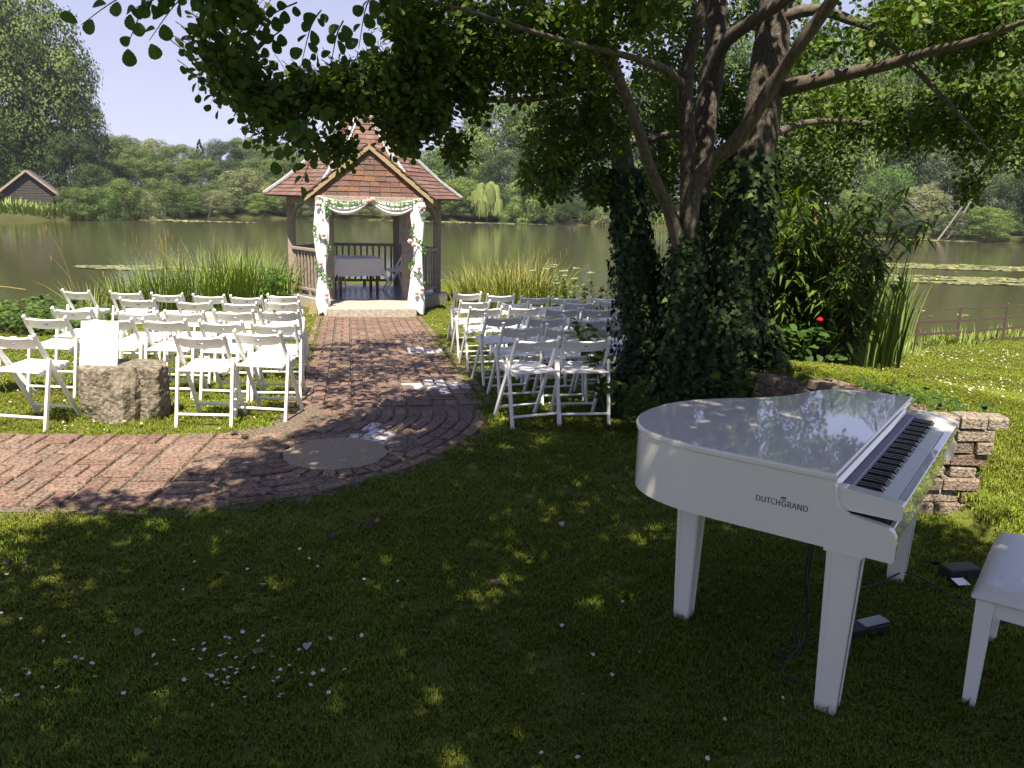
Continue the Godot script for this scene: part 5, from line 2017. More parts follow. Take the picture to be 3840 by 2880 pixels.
func ivy() -> void:
	rng.seed = 55
	var shapes := []
	for s in 3:
		var b := MB.new()
		b.colored = true
		ivy_shape(b, Vector3.ZERO, Vector3.BACK, 0.0, 1.0, Color.WHITE)
		shapes.append(b.mesh())
	var places := []
	var tints := PackedColorArray()
	var cores := [["S1", 0.0, 2.0, 0.40, 0.05, 5200], ["S6", 0.0, 2.15, 0.36, 0.06, 6400], ["S4", 0.9, 1.8, 0.20, 0.06, 800], ["S3", 0.0, 1.62, 0.42, 0.07, 4200]]
	for q in cores:
		var c := curve(STEMS[q[0]], 10)
		var path_: PackedVector3Array = c[0]
		var made := 0
		var guard := 0
		while made < int(q[5]) and guard < 60000:
			guard += 1
			var i := rng.randi_range(0, path_.size() - 1)
			var p := path_[i]
			if p.y < q[1] or p.y > q[2]:
				continue
			var t: float = (p.y - q[1]) / (q[2] - q[1])
			if rng.randf() < t * 0.45:
				continue
			var a := rr(0, TAU)
			var out := Vector3(cos(a), 0, sin(a))
			var r: float = c[1][i] + pow(rng.randf(), 1.4) * lerpf(q[3], q[4], pow(t, 0.6)) * (0.75 + 0.5 * hill.get_noise_2d(a * 3.0, p.y * 5.0))
			var at := p + out * (r + 0.01) + Vector3(0, rr(-0.06, 0.06), 0)
			at.y = maxf(at.y, height(at.x, at.z) + 0.03)
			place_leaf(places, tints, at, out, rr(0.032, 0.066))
			made += 1
	# the skirt at the foot of the stems and the low growth before them
	for q in [[1.20, -6.70, 0.42, 0.36, 0.75, 3000], [1.72, -6.42, 0.42, 0.34, 0.70, 2800], [0.98, -6.75, 0.28, 0.36, 0.38, 1000], [1.98, -6.45, 0.28, 0.30, 0.40, 900], [1.45, -6.85, 0.40, 0.30, 0.95, 2600], [1.30, -6.8, 0.25, 0.2, 1.25, 1200]]:
		for k in int(q[5]):
			var d := Vector3(rng.randfn(0, 1), absf(rng.randfn(0, 1)), rng.randfn(0, 1)).normalized()
			var r := pow(rng.randf(), 0.25) * (0.9 + 0.35 * hill.get_noise_2d(d.x * 9.0 + q[0] * 7.0, d.y * 9.0 + d.z * 5.0))
			var at := Vector3(q[0], 0.0, q[1]) + Vector3(d.x * q[2], d.y * q[4], d.z * q[3]) * r
			at.y += height(at.x, at.z) + 0.02
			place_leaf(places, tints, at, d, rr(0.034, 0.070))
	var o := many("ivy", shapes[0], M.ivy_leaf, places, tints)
	tag(o, "dense dark ivy covering the lower stems and foot of the alder", "ivy", "", "stuff")
	# a leafy sucker that leans out over the chairs
	for q in [["young_shoot", "bright young alder shoot with round leaves beside the ivy above the chairs", 0.78, -6.45, 1.05, 26], ["young_shoot", "low leafy shoot before the ivy, behind the piano's tail", 1.05, -5.95, 0.55, 22], ["young_shoot", "leafy shoot at the right foot of the ivy", 1.75, -5.95, 0.55, 18]]:
		var g := thing(q[0], q[1], "shoot", Vector3(q[2], height(q[2], q[3]), q[3]))
		for e in 3:
			var b := MB.new()
			b.colored = true
			var lv := MB.new()
			lv.colored = true
			var tip := Vector3(rr(-0.35, 0.12), q[4] * rr(0.6, 1.0), rr(-0.1, 0.25))
			var c := curve([[0, 0, 0, 0.008], [tip.x * 0.3, tip.y * 0.55, tip.z * 0.4, 0.006], [tip.x, tip.y, tip.z, 0.002]], 8)
			b.tube(c[0], c[1], 5, Color(0.10, 0.11, 0.03))
			var n: int = q[5]
			for i in n:
				var at: Vector3 = c[0][rng.randi_range(4, 15)]
				var dir := Vector3(rr(-1, 1), rr(-0.2, 0.7), rr(-1, 1)).normalized()
				alder_leaf(lv, at + dir * 0.03, dir, Vector3(rr(-0.5, 0.5), 1, rr(-0.2, 0.6)), rr(0.06, 0.10), Color(0.045, 0.085, 0.018).lerp(Color(0.10, 0.16, 0.03), rng.randf()))
			obj("stem", b.mesh(), M.leaf, g)
			tag(obj("leaves", lv.mesh(), M.leaf, g), "", "", "", "stuff")


func place_leaf(places: Array, tints: PackedColorArray, at: Vector3, out: Vector3, size: float) -> void:
	var z := (out + Vector3(rr(-0.5, 0.5), rr(-0.1, 0.8), rr(-0.5, 0.5))).normalized()
	var y := (Vector3(rr(-0.6, 0.6), -1, rr(-0.6, 0.6)))
	y = (y - z * y.dot(z)).normalized()
	places.append(Transform3D(Basis(y.cross(z), y, z).scaled(Vector3.ONE * size), at))
	var t := rng.randf()
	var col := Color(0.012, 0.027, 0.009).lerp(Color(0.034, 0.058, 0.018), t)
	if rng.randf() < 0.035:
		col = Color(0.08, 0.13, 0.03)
	tints.append(col)


func blade(b: MB, at: Vector3, tall: float, wide: float, lean: Vector3, droop: float, col: Color, segs := 4) -> void:
	var side := Vector3(-lean.z, 0, lean.x).normalized() if lean.length() > 0.01 else Vector3.RIGHT
	side = side.rotated(Vector3.UP, rng.randf_range(-0.9, 0.9))
	var last := at
	var lw := wide * 0.7
	for i in segs:
		var t := (i + 1.0) / segs
		var p := at + Vector3.UP * tall * (t - droop * 0.42 * t * t * t) + lean * (t * t) * tall * (0.6 + droop)
		var w := wide * (1.0 - pow(t, 2.2)) * (0.85 + 0.3 * sin(t * 3.0))
		var m := (p - last).cross(side).normalized()
		if m.y < 0.0:
			m = -m
		m = (m + Vector3.UP * 0.6).normalized()
		if i == segs - 1:
			b.tri(last - side * lw, last + side * lw, p, m, m, m, col)
		else:
			b.quad(last - side * lw, last + side * lw, p + side * w, p - side * w, m, m, m, m, col)
		last = p
		lw = w


func bamboo() -> void:
	rng.seed = 66
	var g := thing("bamboo", "dark bushy bamboo with long arching leaves to the right of the ivied stems", "bamboo", Vector3(2.62, height(2.62, -7.45), -7.45))
	var b := MB.new()
	b.colored = true
	var lf := MB.new()
	lf.colored = true
	for i in 190:
		var base := Vector3(rr(-0.55, 0.55), 0, rr(-0.4, 0.4))
		var yaw := rr(0, TAU)
		var lean := Vector3(cos(yaw), 0, sin(yaw) * 0.7) * rr(0.12, 0.62)
		if lean.x < 0.0:
			lean.x *= 0.55
		var tall := rr(0.8, 2.15)
		var pts := []
		for k in 5:
			var t := k / 4.0
			var p := base + Vector3.UP * tall * (t - 0.22 * t * t * t) + lean * t * t * tall * 0.8
			pts.append([p.x, p.y, p.z, lerpf(0.006, 0.002, t)])
		var c := curve(pts, 3)
		b.tube(c[0], c[1], 4, Color(0.06, 0.07, 0.02).lerp(Color(0.16, 0.13, 0.05), rng.randf() * 0.6))
		for e in 26:
			var at: Vector3 = c[0][rng.randi_range(3, 12)]
			var a := rr(0, TAU)
			var dir := (Vector3(cos(a), rr(-0.9, 0.3), sin(a)) + lean * 0.8).normalized()
			var long := rr(0.14, 0.26)
			var m := Vector3(rr(-0.4, 0.4), 1, rr(-0.4, 0.4)).normalized()
			var x := dir.cross(m).normalized() * long * 0.085
			var mid := at + dir * long * 0.4 + Vector3(0, 0.012, 0)
			var tip := at + dir * long + Vector3(0, -long * 0.28, 0)
			var col := Color(0.075, 0.13, 0.028).lerp(Color(0.16, 0.225, 0.05), rng.randf())
			if rng.randf() < 0.03:
				col = Color(0.22, 0.17, 0.07)
			lf.tri(at, mid + x, mid - x, m, m, m, col)
			lf.tri(mid + x, tip, mid - x, m, m, m, col)
	tag(obj("culms", b.mesh(), M.reed_blade, g), "", "", "", "stuff")
	tag(obj("leaves", lf.mesh(), M.leaf, g), "", "", "", "stuff")
	# a red rose bush in front of it
	g = thing("rose_bush", "low rose bush with a single red bloom above the short brick wall", "rose", Vector3(2.40, 0.14, -6.75))
	b = MB.new()
	b.colored = true
	for i in 240:
		var d := Vector3(rr(-0.35, 0.35), rr(0.15, 0.60), rr(-0.2, 0.15))
		alder_leaf(b, d, Vector3(rr(-1, 1), rr(-0.3, 0.5), rr(-1, 1)).normalized(), Vector3(rr(-0.4, 0.4), 1, rr(-0.2, 0.6)), rr(0.05, 0.12), Color(0.03, 0.065, 0.016).lerp(Color(0.07, 0.13, 0.03), rng.randf()))
	for i in 9:
		b.tube(PackedVector3Array([Vector3(rr(-0.1, 0.1), 0, 0), Vector3(rr(-0.35, 0.35), rr(0.3, 0.6), rr(-0.2, 0.2))]), PackedFloat32Array([0.006, 0.003]), 5, Color(0.05, 0.06, 0.02))
	b.tube(PackedVector3Array([Vector3(0, 0, 0), Vector3(0.08, 0.45, 0.06), Vector3(0.14, 0.69, 0.12)]), PackedFloat32Array([0.006, 0.005, 0.004]), 5, Color(0.05, 0.09, 0.02))
	obj("foliage", b.mesh(), M.leaf, g)
	b = MB.new()
	b.colored = true
	for k in 12:
		var a := TAU * k / 6.0
		var r := 0.015 if k < 6 else 0.007
		b.ball(Vector3(0.14 + cos(a) * r, 0.70 + (0.008 if k >= 6 else 0.0), 0.12 + sin(a) * r), Vector3(0.013, 0.015, 0.013), 4, 6, Color(0.42, 0.008, 0.012))
	obj("bloom", b.mesh(), M.rose_petal, g)


# one clump of upright blades; returns a mesh
func clump(seed_: int, n: int, reach: float, lo: float, hi: float, wide: float, spread: float, droop: float, c0: Color, c1: Color) -> ArrayMesh:
	rng.seed = seed_
	var b := MB.new()
	b.colored = true
	for i in n:
		var a := rr(0, TAU)
		var r := reach * sqrt(rng.randf())
		var yaw := a + rr(-0.8, 0.8)
		var lean := Vector3(cos(yaw), 0, sin(yaw)) * spread * rr(0.2, 1.0) * (0.3 + r / reach)
		blade(b, Vector3(cos(a) * r, -0.02, sin(a) * r), rr(lo, hi), wide * rr(0.6, 1.2), lean, droop * rng.randf(), c0.lerp(c1, rng.randf()))
	return b.mesh()


# a drooping sedge flower stalk, added to b
func sedge_stalk(b: MB, at: Vector3, tall: float, lean: Vector3) -> void:
	var pts := []
	for k in 6:
		var t := k / 5.0
		var p := at + Vector3.UP * tall * (t - 0.16 * t * t * t) + lean * t * t * tall
		pts.append([p.x, p.y, p.z, 0.004 * (1.1 - t)])
	var c := curve(pts, 4)
	var col := Color(0.24, 0.21, 0.08)
	b.tube(c[0], c[1], 4, col)
	for k in 5:
		var p: Vector3 = c[0][12 + k * 2]
		b.tube(PackedVector3Array([p, p + Vector3(lean.x * 0.06, -0.02, lean.z * 0.06), p + Vector3(lean.x * 0.07, -0.13, lean.z * 0.07)]), PackedFloat32Array([0.002, 0.005, 0.003]), 4, Color(0.30, 0.23, 0.10))


func bank_plants() -> void:
	var g1 := Color(0.095, 0.155, 0.030)
	var g2 := Color(0.22, 0.265, 0.065)
	# big clump of reeds on the bank left of the gazebo: several tufts
	var tuft := clump(201, 340, 0.55, 0.6, 1.3, 0.0075, 0.6, 0.6, g1, g2)
	var spots := [[-6.3, -14.3, 0.95], [-5.75, -14.7, 1.05], [-5.25, -15.2, 1.05], [-4.85, -15.9, 1.05], [-5.5, -15.6, 1.1], [-6.9, -14.3, 0.7], [-4.65, -16.6, 0.8]]
	for i in spots.size():
		var q: Array = spots[i]
		var o := obj("reed_tuft", tuft, M.reed_blade)
		o.position = Vector3(q[0], maxf(height(q[0], q[1]), -0.6), q[1])
		o.rotation.y = i * 1.3
		o.scale = Vector3.ONE * q[2]
		tag(o, "tall green reed tuft, %s from the left in the clump left of the gazebo" % ordinal([1, 2, 4, 5, 3, 0, 6][i]), "reeds", "reed tufts left of the gazebo")
	rng.seed = 12
	var b := MB.new()
	b.colored = true
	for i in 16:
		sedge_stalk(b, Vector3(rr(-0.6, 0.6), 0, rr(-0.4, 0.4)), rr(1.3, 1.75), Vector3(rr(-0.6, 0.25), 0, rr(-0.2, 0.2)))
	var sd := obj("sedge", b.mesh(), M.reed_blade)
	sd.position = Vector3(-6.0, -0.36, -14.6)
	tag(sd, "pendulous sedge with drooping flower stalks rising from the left reeds", "sedge")
	b = MB.new()
	b.colored = true
	for i in 150:
		var a := Vector3(rr(-0.3, 0.3), rr(0.1, 0.75), rr(-0.25, 0.25))
		var dir := Vector3(rr(-1, 1), rr(-0.2, 0.8), rr(-1, 1)).normalized()
		alder_leaf(b, a, dir, Vector3(0, 1, 0.3), rr(0.05, 0.09), Color(0.04, 0.10, 0.02).lerp(Color(0.09, 0.17, 0.035), rng.randf()))
	for i in 10:
		b.tube(PackedVector3Array([Vector3(rr(-0.2, 0.2), 0, rr(-0.2, 0.2)), Vector3(rr(-0.3, 0.3), 0.8, rr(-0.2, 0.2))]), PackedFloat32Array([0.006, 0.003]), 4, Color(0.06, 0.11, 0.03))
	var lw := obj("leafy_weed", b.mesh(), M.leaf)
	lw.position = Vector3(-4.45, -0.38, -15.0)
	tag(lw, "upright green leafy weed at the right end of the left reeds", "weed")
	# brown dead grass by the gazebo's left side
	var o := obj("dry_grass", clump(202, 330, 0.55, 0.5, 1.05, 0.005, 0.8, 0.9, Color(0.20, 0.13, 0.075), Color(0.26, 0.22, 0.10)), M.reed_blade)
	o.position = Vector3(-5.25, -0.55, -18.2)
	tag(o, "brown half dead grass tussock behind the reeds, beside the gazebo", "grass tussock")
	# the thin clump further left, with dry stalks
	o = obj("waterside_clump", clump(203, 130, 0.45, 0.35, 0.85, 0.009, 0.8, 0.8, g1, Color(0.22, 0.22, 0.08)), M.reed_blade)
	o.position = Vector3(-7.35, -0.48, -13.9)
	tag(o, "thin ragged clump of waterside grass behind the back row of chairs", "grass tussock")
	b = MB.new()
	b.colored = true
	rng.seed = 31
	for q in [[-7.6, 1.55, -0.35], [-7.5, 1.05, -0.42], [-7.25, 0.8, 0.2], [-7.1, 0.75, 0.35]]:
		var p := Vector3(q[0], -0.45, -13.9)
		var c := curve([[p.x, p.y, p.z, 0.006], [p.x + q[2] * 0.4, p.y + q[1] * 0.6, p.z, 0.005], [p.x + q[2], p.y + q[1], p.z + 0.1, 0.003]], 6)
		b.tube(c[0], c[1], 4, Color(0.22, 0.19, 0.09))
		b.ball(c[0][-1] - Vector3(0, 0.05, 0), Vector3(0.015, 0.07, 0.015), 4, 5, Color(0.22, 0.15, 0.08))
	tag(obj("dry_stalks", b.mesh(), M.reed_blade), "tall dry seed stalks leaning over the water on the left", "stalks")
	# broken stems at the far left
	b = MB.new()
	b.colored = true
	var p0 := Vector3(-7.7, -0.28, -11.4)
	for q in [[[0, 0], [0.18, 0.55], [0.30, 0.95]], [[0.0, 0.3], [0.2, 0.62], [0.75, 0.60]], [[0.22, 0.62], [-0.4, 0.62], [-0.7, 0.55]], [[0.21, 0.60], [0.30, 0.34], [0.34, 0.2]], [[-0.1, 0.0], [0.05, 0.4], [0.2, 0.6]], [[-0.25, 0.0], [-0.2, 0.45], [-0.4, 0.8]]]:
		var pts := []
		for w in q:
			pts.append([p0.x + w[0], p0.y + w[1], p0.z, 0.007])
		var c := curve(pts, 4)
		b.tube(c[0], c[1], 5, Color(0.30, 0.22, 0.11))
	tag(obj("broken_stems", b.mesh(), M.reed_blade), "broken dry reed stems crossing each other at the left edge", "stems")
	# broad leaved weeds at the far left
	b = MB.new()
	b.colored = true
	rng.seed = 45
	for i in 1500:
		var at := Vector3(rr(-1.1, 1.1), 0, rr(-0.8, 0.8))
		at.y = rr(0.05, 0.42) * (1.0 - 0.35 * absf(at.x))
		alder_leaf(b, at, Vector3(rr(-1, 1), rr(-0.1, 0.5), rr(-1, 1)).normalized(), Vector3(rr(-0.4, 0.4), 1, rr(-0.2, 0.5)), rr(0.05, 0.10), Color(0.05, 0.095, 0.025).lerp(Color(0.10, 0.165, 0.04), rng.randf()))
	o = obj("weed_bed", b.mesh(), M.leaf)
	o.position = Vector3(-6.9, -0.24, -11.3)
	tag(o, "bed of low broad leaved weeds at the water's edge on the left", "weeds", "", "stuff")
	# right of the gazebo: yellow green grasses, cow parsley, a dark dock
	var yellow := clump(204, 400, 0.5, 0.55, 1.3, 0.0065, 0.6, 0.6, Color(0.13, 0.17, 0.035), Color(0.30, 0.28, 0.09))
	var rs := [[-0.55, -15.9, 0.95], [0.0, -15.5, 1.05], [0.45, -15.4, 0.95], [-0.2, -15.1, 0.8], [-0.9, -16.2, 0.75]]
	for i in rs.size():
		var q: Array = rs[i]
		o = obj("grass_tussock", yellow, M.reed_blade)
		o.position = Vector3(q[0], height(q[0], q[1]), q[1])
		o.rotation.y = i * 1.7
		o.scale = Vector3.ONE * q[2]
		tag(o, "yellow green waterside grass, %s tuft from the gazebo in the right hand clump" % ordinal([1, 3, 4, 2, 0][i]), "grass tussock", "grass tufts right of the gazebo")
	b = MB.new()
	b.colored = true
	rng.seed = 13
	for i in 9:
		sedge_stalk(b, Vector3(rr(-0.4, 0.5), 0, rr(-0.3, 0.3)), rr(1.2, 1.6), Vector3(rr(0.05, 0.55), 0, rr(-0.2, 0.2)))
	sd = obj("sedge", b.mesh(), M.reed_blade)
	sd.position = Vector3(0.05, -0.42, -15.5)
	tag(sd, "sedge stalks with tan drooping flowers in the clump right of the gazebo", "sedge")
	b = MB.new()
	b.colored = true
	rng.seed = 14
	for i in 14:
		var p := Vector3(rr(-0.4, 0.4), 0, rr(-0.3, 0.3))
		var tip := p + Vector3(rr(-0.2, 0.3), rr(0.45, 1.0), rr(-0.15, 0.15))
		b.tube(PackedVector3Array([p, p.lerp(tip, 0.5) + Vector3(0.02, 0.04, 0), tip]), PackedFloat32Array([0.005, 0.004, 0.003]), 4, Color(0.10, 0.14, 0.04))
		for k in 14:
			b.ball(tip + Vector3(rr(-0.06, 0.06), rr(0, 0.02), rr(-0.06, 0.06)), Vector3(0.011, 0.006, 0.011), 3, 5, Color(0.62, 0.62, 0.50))
		for k in 22:
			var at := p.lerp(tip, rr(0.05, 0.85))
			alder_leaf(b, at, Vector3(rr(-1, 1), rr(-0.2, 0.6), rr(-1, 1)).normalized(), Vector3(0, 1, 0.3), rr(0.05, 0.10), Color(0.10, 0.15, 0.04).lerp(Color(0.2, 0.25, 0.08), rng.randf()))
	o = obj("cow_parsley", b.mesh(), M.leaf)
	o.position = Vector3(0.75, -0.42, -15.3)
	tag(o, "cow parsley with flat white flower heads right of the yellow grasses", "wildflower")
	b = MB.new()
	b.colored = true
	rng.seed = 15
	for i in 12:
		var p := Vector3(rr(-0.45, 0.45), 0, rr(-0.2, 0.2))
		var tip := p + Vector3(rr(-0.12, 0.12), rr(0.45, 0.85), 0)
		b.tube(PackedVector3Array([p, tip]), PackedFloat32Array([0.005, 0.003]), 4, Color(0.07, 0.06, 0.035))
		for k in 26:
			alder_leaf(b, p.lerp(tip, rr(0.0, 0.95)), Vector3(rr(-1, 1), rr(-0.1, 0.9), rr(-1, 1)).normalized(), Vector3(0, 1, 0.4), rr(0.04, 0.085), Color(0.03, 0.045, 0.02).lerp(Color(0.07, 0.085, 0.035), rng.randf()))
	o = obj("dock_plant", b.mesh(), M.leaf)
	o.position = Vector3(1.30, -0.40, -14.6)
	tag(o, "dark leafy dock plants at the water's edge behind the right chairs", "weed")
	# the tall blades on the right, by the fence
	var iris := clump(205, 130, 0.42, 0.9, 1.6, 0.0135, 0.30, 0.35, Color(0.045, 0.085, 0.022), Color(0.13, 0.17, 0.045))
	rs = [[4.05, -9.75, 1.0], [4.45, -10.0, 1.1], [3.65, -9.6, 0.95], [4.75, -10.4, 1.0], [3.35, -9.35, 0.85], [4.25, -10.5, 1.05]]
	for i in rs.size():
		var q: Array = rs[i]
		o = obj("iris_clump", iris, M.reed_blade)
		o.position = Vector3(q[0], height(q[0], q[1]) - 0.02, q[1])
		o.rotation.y = i * 2.1
		o.scale = Vector3.ONE * q[2]
		tag(o, "tall upright sword leaved clump by the iron fence, %s from the bamboo" % ordinal([2, 4, 1, 5, 0, 3][i]), "reeds", "sword leaved clumps by the fence")
	var small := clump(206, 60, 0.4, 0.10, 0.36, 0.010, 0.6, 0.5, Color(0.10, 0.16, 0.04), Color(0.24, 0.28, 0.08))
	rs = [[5.6, -11.4], [6.2, -12.0], [6.7, -12.6], [7.3, -12.9], [7.9, -13.3], [8.6, -13.6], [5.2, -10.9], [7.0, -12.3]]
	for i in rs.size():
		var q: Array = rs[i]
		o = obj("bank_grass", small, M.reed_blade)
		o.position = Vector3(q[0], height(q[0], q[1]) - 0.05, q[1])
		o.rotation.y = i * 0.9
		tag(o, "tuft of rough bank grass along the iron fence, %s from the tall sword leaved clumps" % ordinal([1, 2, 4, 6, 7, 8, 0, 5][i]), "grass tussock", "tufts along the iron fence")
	# weeds on top of the brick wall
	b = MB.new()
	b.colored = true
	rng.seed = 16
	for i in 260:
		var t := rng.randf()
		var at := Vector3(lerpf(2.72, 2.25, t), 0, lerpf(-4.75, -5.9, t)) + Vector3(rr(-0.08, 0.35), 0, rr(-0.1, 0.1))
		at.y = 0.54 - 0.1 * t + rr(0.0, 0.07) * (0.4 + sin(t * PI))
		alder_leaf(b, at, Vector3(rr(-1, 1), rr(-0.2, 0.5), rr(-1, 1)).normalized(), Vector3(rr(-0.3, 0.3), 1, 0.3), rr(0.025, 0.055), Color(0.03, 0.065, 0.018).lerp(Color(0.07, 0.115, 0.03), rng.randf()))
	for i in 260:
		var t := rng.randf()
		blade(b, Vector3(lerpf(2.72, 2.05, t), 0.50 - 0.10 * t, lerpf(-4.6, -6.1, t)) + Vector3(rr(-0.08, 0.3), 0, rr(-0.1, 0.1)), rr(0.06, 0.18), 0.003, Vector3(rr(-0.6, 0.6), 0, rr(-0.6, 0.6)), 0.6, Color(0.06, 0.10, 0.025).lerp(Color(0.16, 0.18, 0.06), rng.randf()), 3)
	tag(obj("wall_top_weeds", b.mesh(), M.leaf), "weeds and grass growing along the top of the brick wall", "weeds", "", "stuff")


# ---------------------------------------------------------------- the far shore
func crown(seed_: int, kind: String) -> ArrayMesh:
	rng.seed = seed_
	var b := MB.new()
	b.colored = true
	var f := FastNoiseLite.new()
	f.seed = seed_
	f.frequency = 1.6
	var lobes := []
	var n: int = {"broad": 44, "tall": 42, "bush": 34, "conifer": 40, "willow": 34}[kind]
	for i in n:
		var t := (i + 0.5) / n
		var a := i * 2.39996 + rr(-0.4, 0.4)
		var y := 0.0
		var r := 0.0
		var s := rr(0.11, 0.19)
		match kind:
			"broad":
				y = lerpf(0.16, 0.94, pow(t, 0.8))
				r = 0.40 * sqrt(maxf(0.02, 1.0 - pow((y - 0.48) / 0.52, 2.0))) * rr(0.65, 1.08)
			"tall":
				y = lerpf(0.14, 0.96, t)
				r = 0.36 * sqrt(maxf(0.02, 1.0 - pow((y - 0.45) / 0.56, 2.0))) * rr(0.5, 1.1)
				s *= 0.9
			"bush":
				y = lerpf(0.04, 0.88, pow(t, 0.9))
				r = 0.43 * sqrt(maxf(0.03, 1.0 - pow(y / 0.98, 2.2))) * rr(0.6, 1.05)
			"conifer":
				y = lerpf(0.12, 0.98, t)
				r = 0.40 * (1.02 - y) * rr(0.6, 1.1)
				s = 0.10 * (1.25 - y)
			"willow":
				y = lerpf(0.50, 0.92, t)
				r = 0.34 * sqrt(maxf(0.02, 1.0 - pow((y - 0.55) / 0.45, 2.0))) * rr(0.5, 1.1)
				s *= 0.85
		lobes.append([Vector3(cos(a) * r, y, sin(a) * r), s])
	for L in lobes:
		var c: Vector3 = L[0]
		var s: float = L[1]
		var tone := rr(0.65, 1.3)
		var count := 520
		for k in count:
			var d := Vector3(rng.randfn(0, 1), rng.randfn(0, 1) + 0.4, rng.randfn(0, 1)).normalized()
			var at := c + d * Vector3(1.0, 0.72, 1.0) * s * (0.74 + 0.36 * rng.randf()) * (1.0 + 0.45 * f.get_noise_3dv(d * 1.4 + c * 3.0))
			if kind != "willow":
				at.y = maxf(at.y, 0.01)
			var nrm := (d + Vector3(rr(-0.7, 0.7), rr(-0.2, 0.9), rr(-0.7, 0.7))).normalized()
			var x := nrm.cross(Vector3(rr(-1, 1), rr(-1, 1), rr(-1, 1))).normalized()
			var y := nrm.cross(x)
			var size := rr(0.007, 0.0155)
			var col := Color.WHITE * (tone * rr(0.78, 1.22))
			col.a = 1.0
			if kind == "willow":
				# hanging strands
				var drop := rr(0.12, 0.34)
				x = Vector3(cos(k), 0, sin(k)) * 0.008
				at = c + Vector3(d.x, absf(d.y) * 0.8, d.z) * s
				var low := at + Vector3(d.x * 0.03, -drop, d.z * 0.03)
				low.y = maxf(low.y, 0.0)
				var out := Vector3(d.x, 0.4, d.z).normalized()
				b.quad(at - x, at + x, low + x * 0.6, low - x * 0.6, out, out, out, out, col)
				continue
			if kind == "conifer":
				y = (Vector3(d.x, -0.35, d.z)).normalized()
				x = y.cross(Vector3.UP).normalized() * 0.5
				size *= 1.3
			var m := (nrm * 0.6 + d * 0.7).normalized()
			b.quad(at - x * size, at - y * size * 0.6, at + x * size, at + y * size * 0.6, m, m, m, m, col)
	return b.mesh()


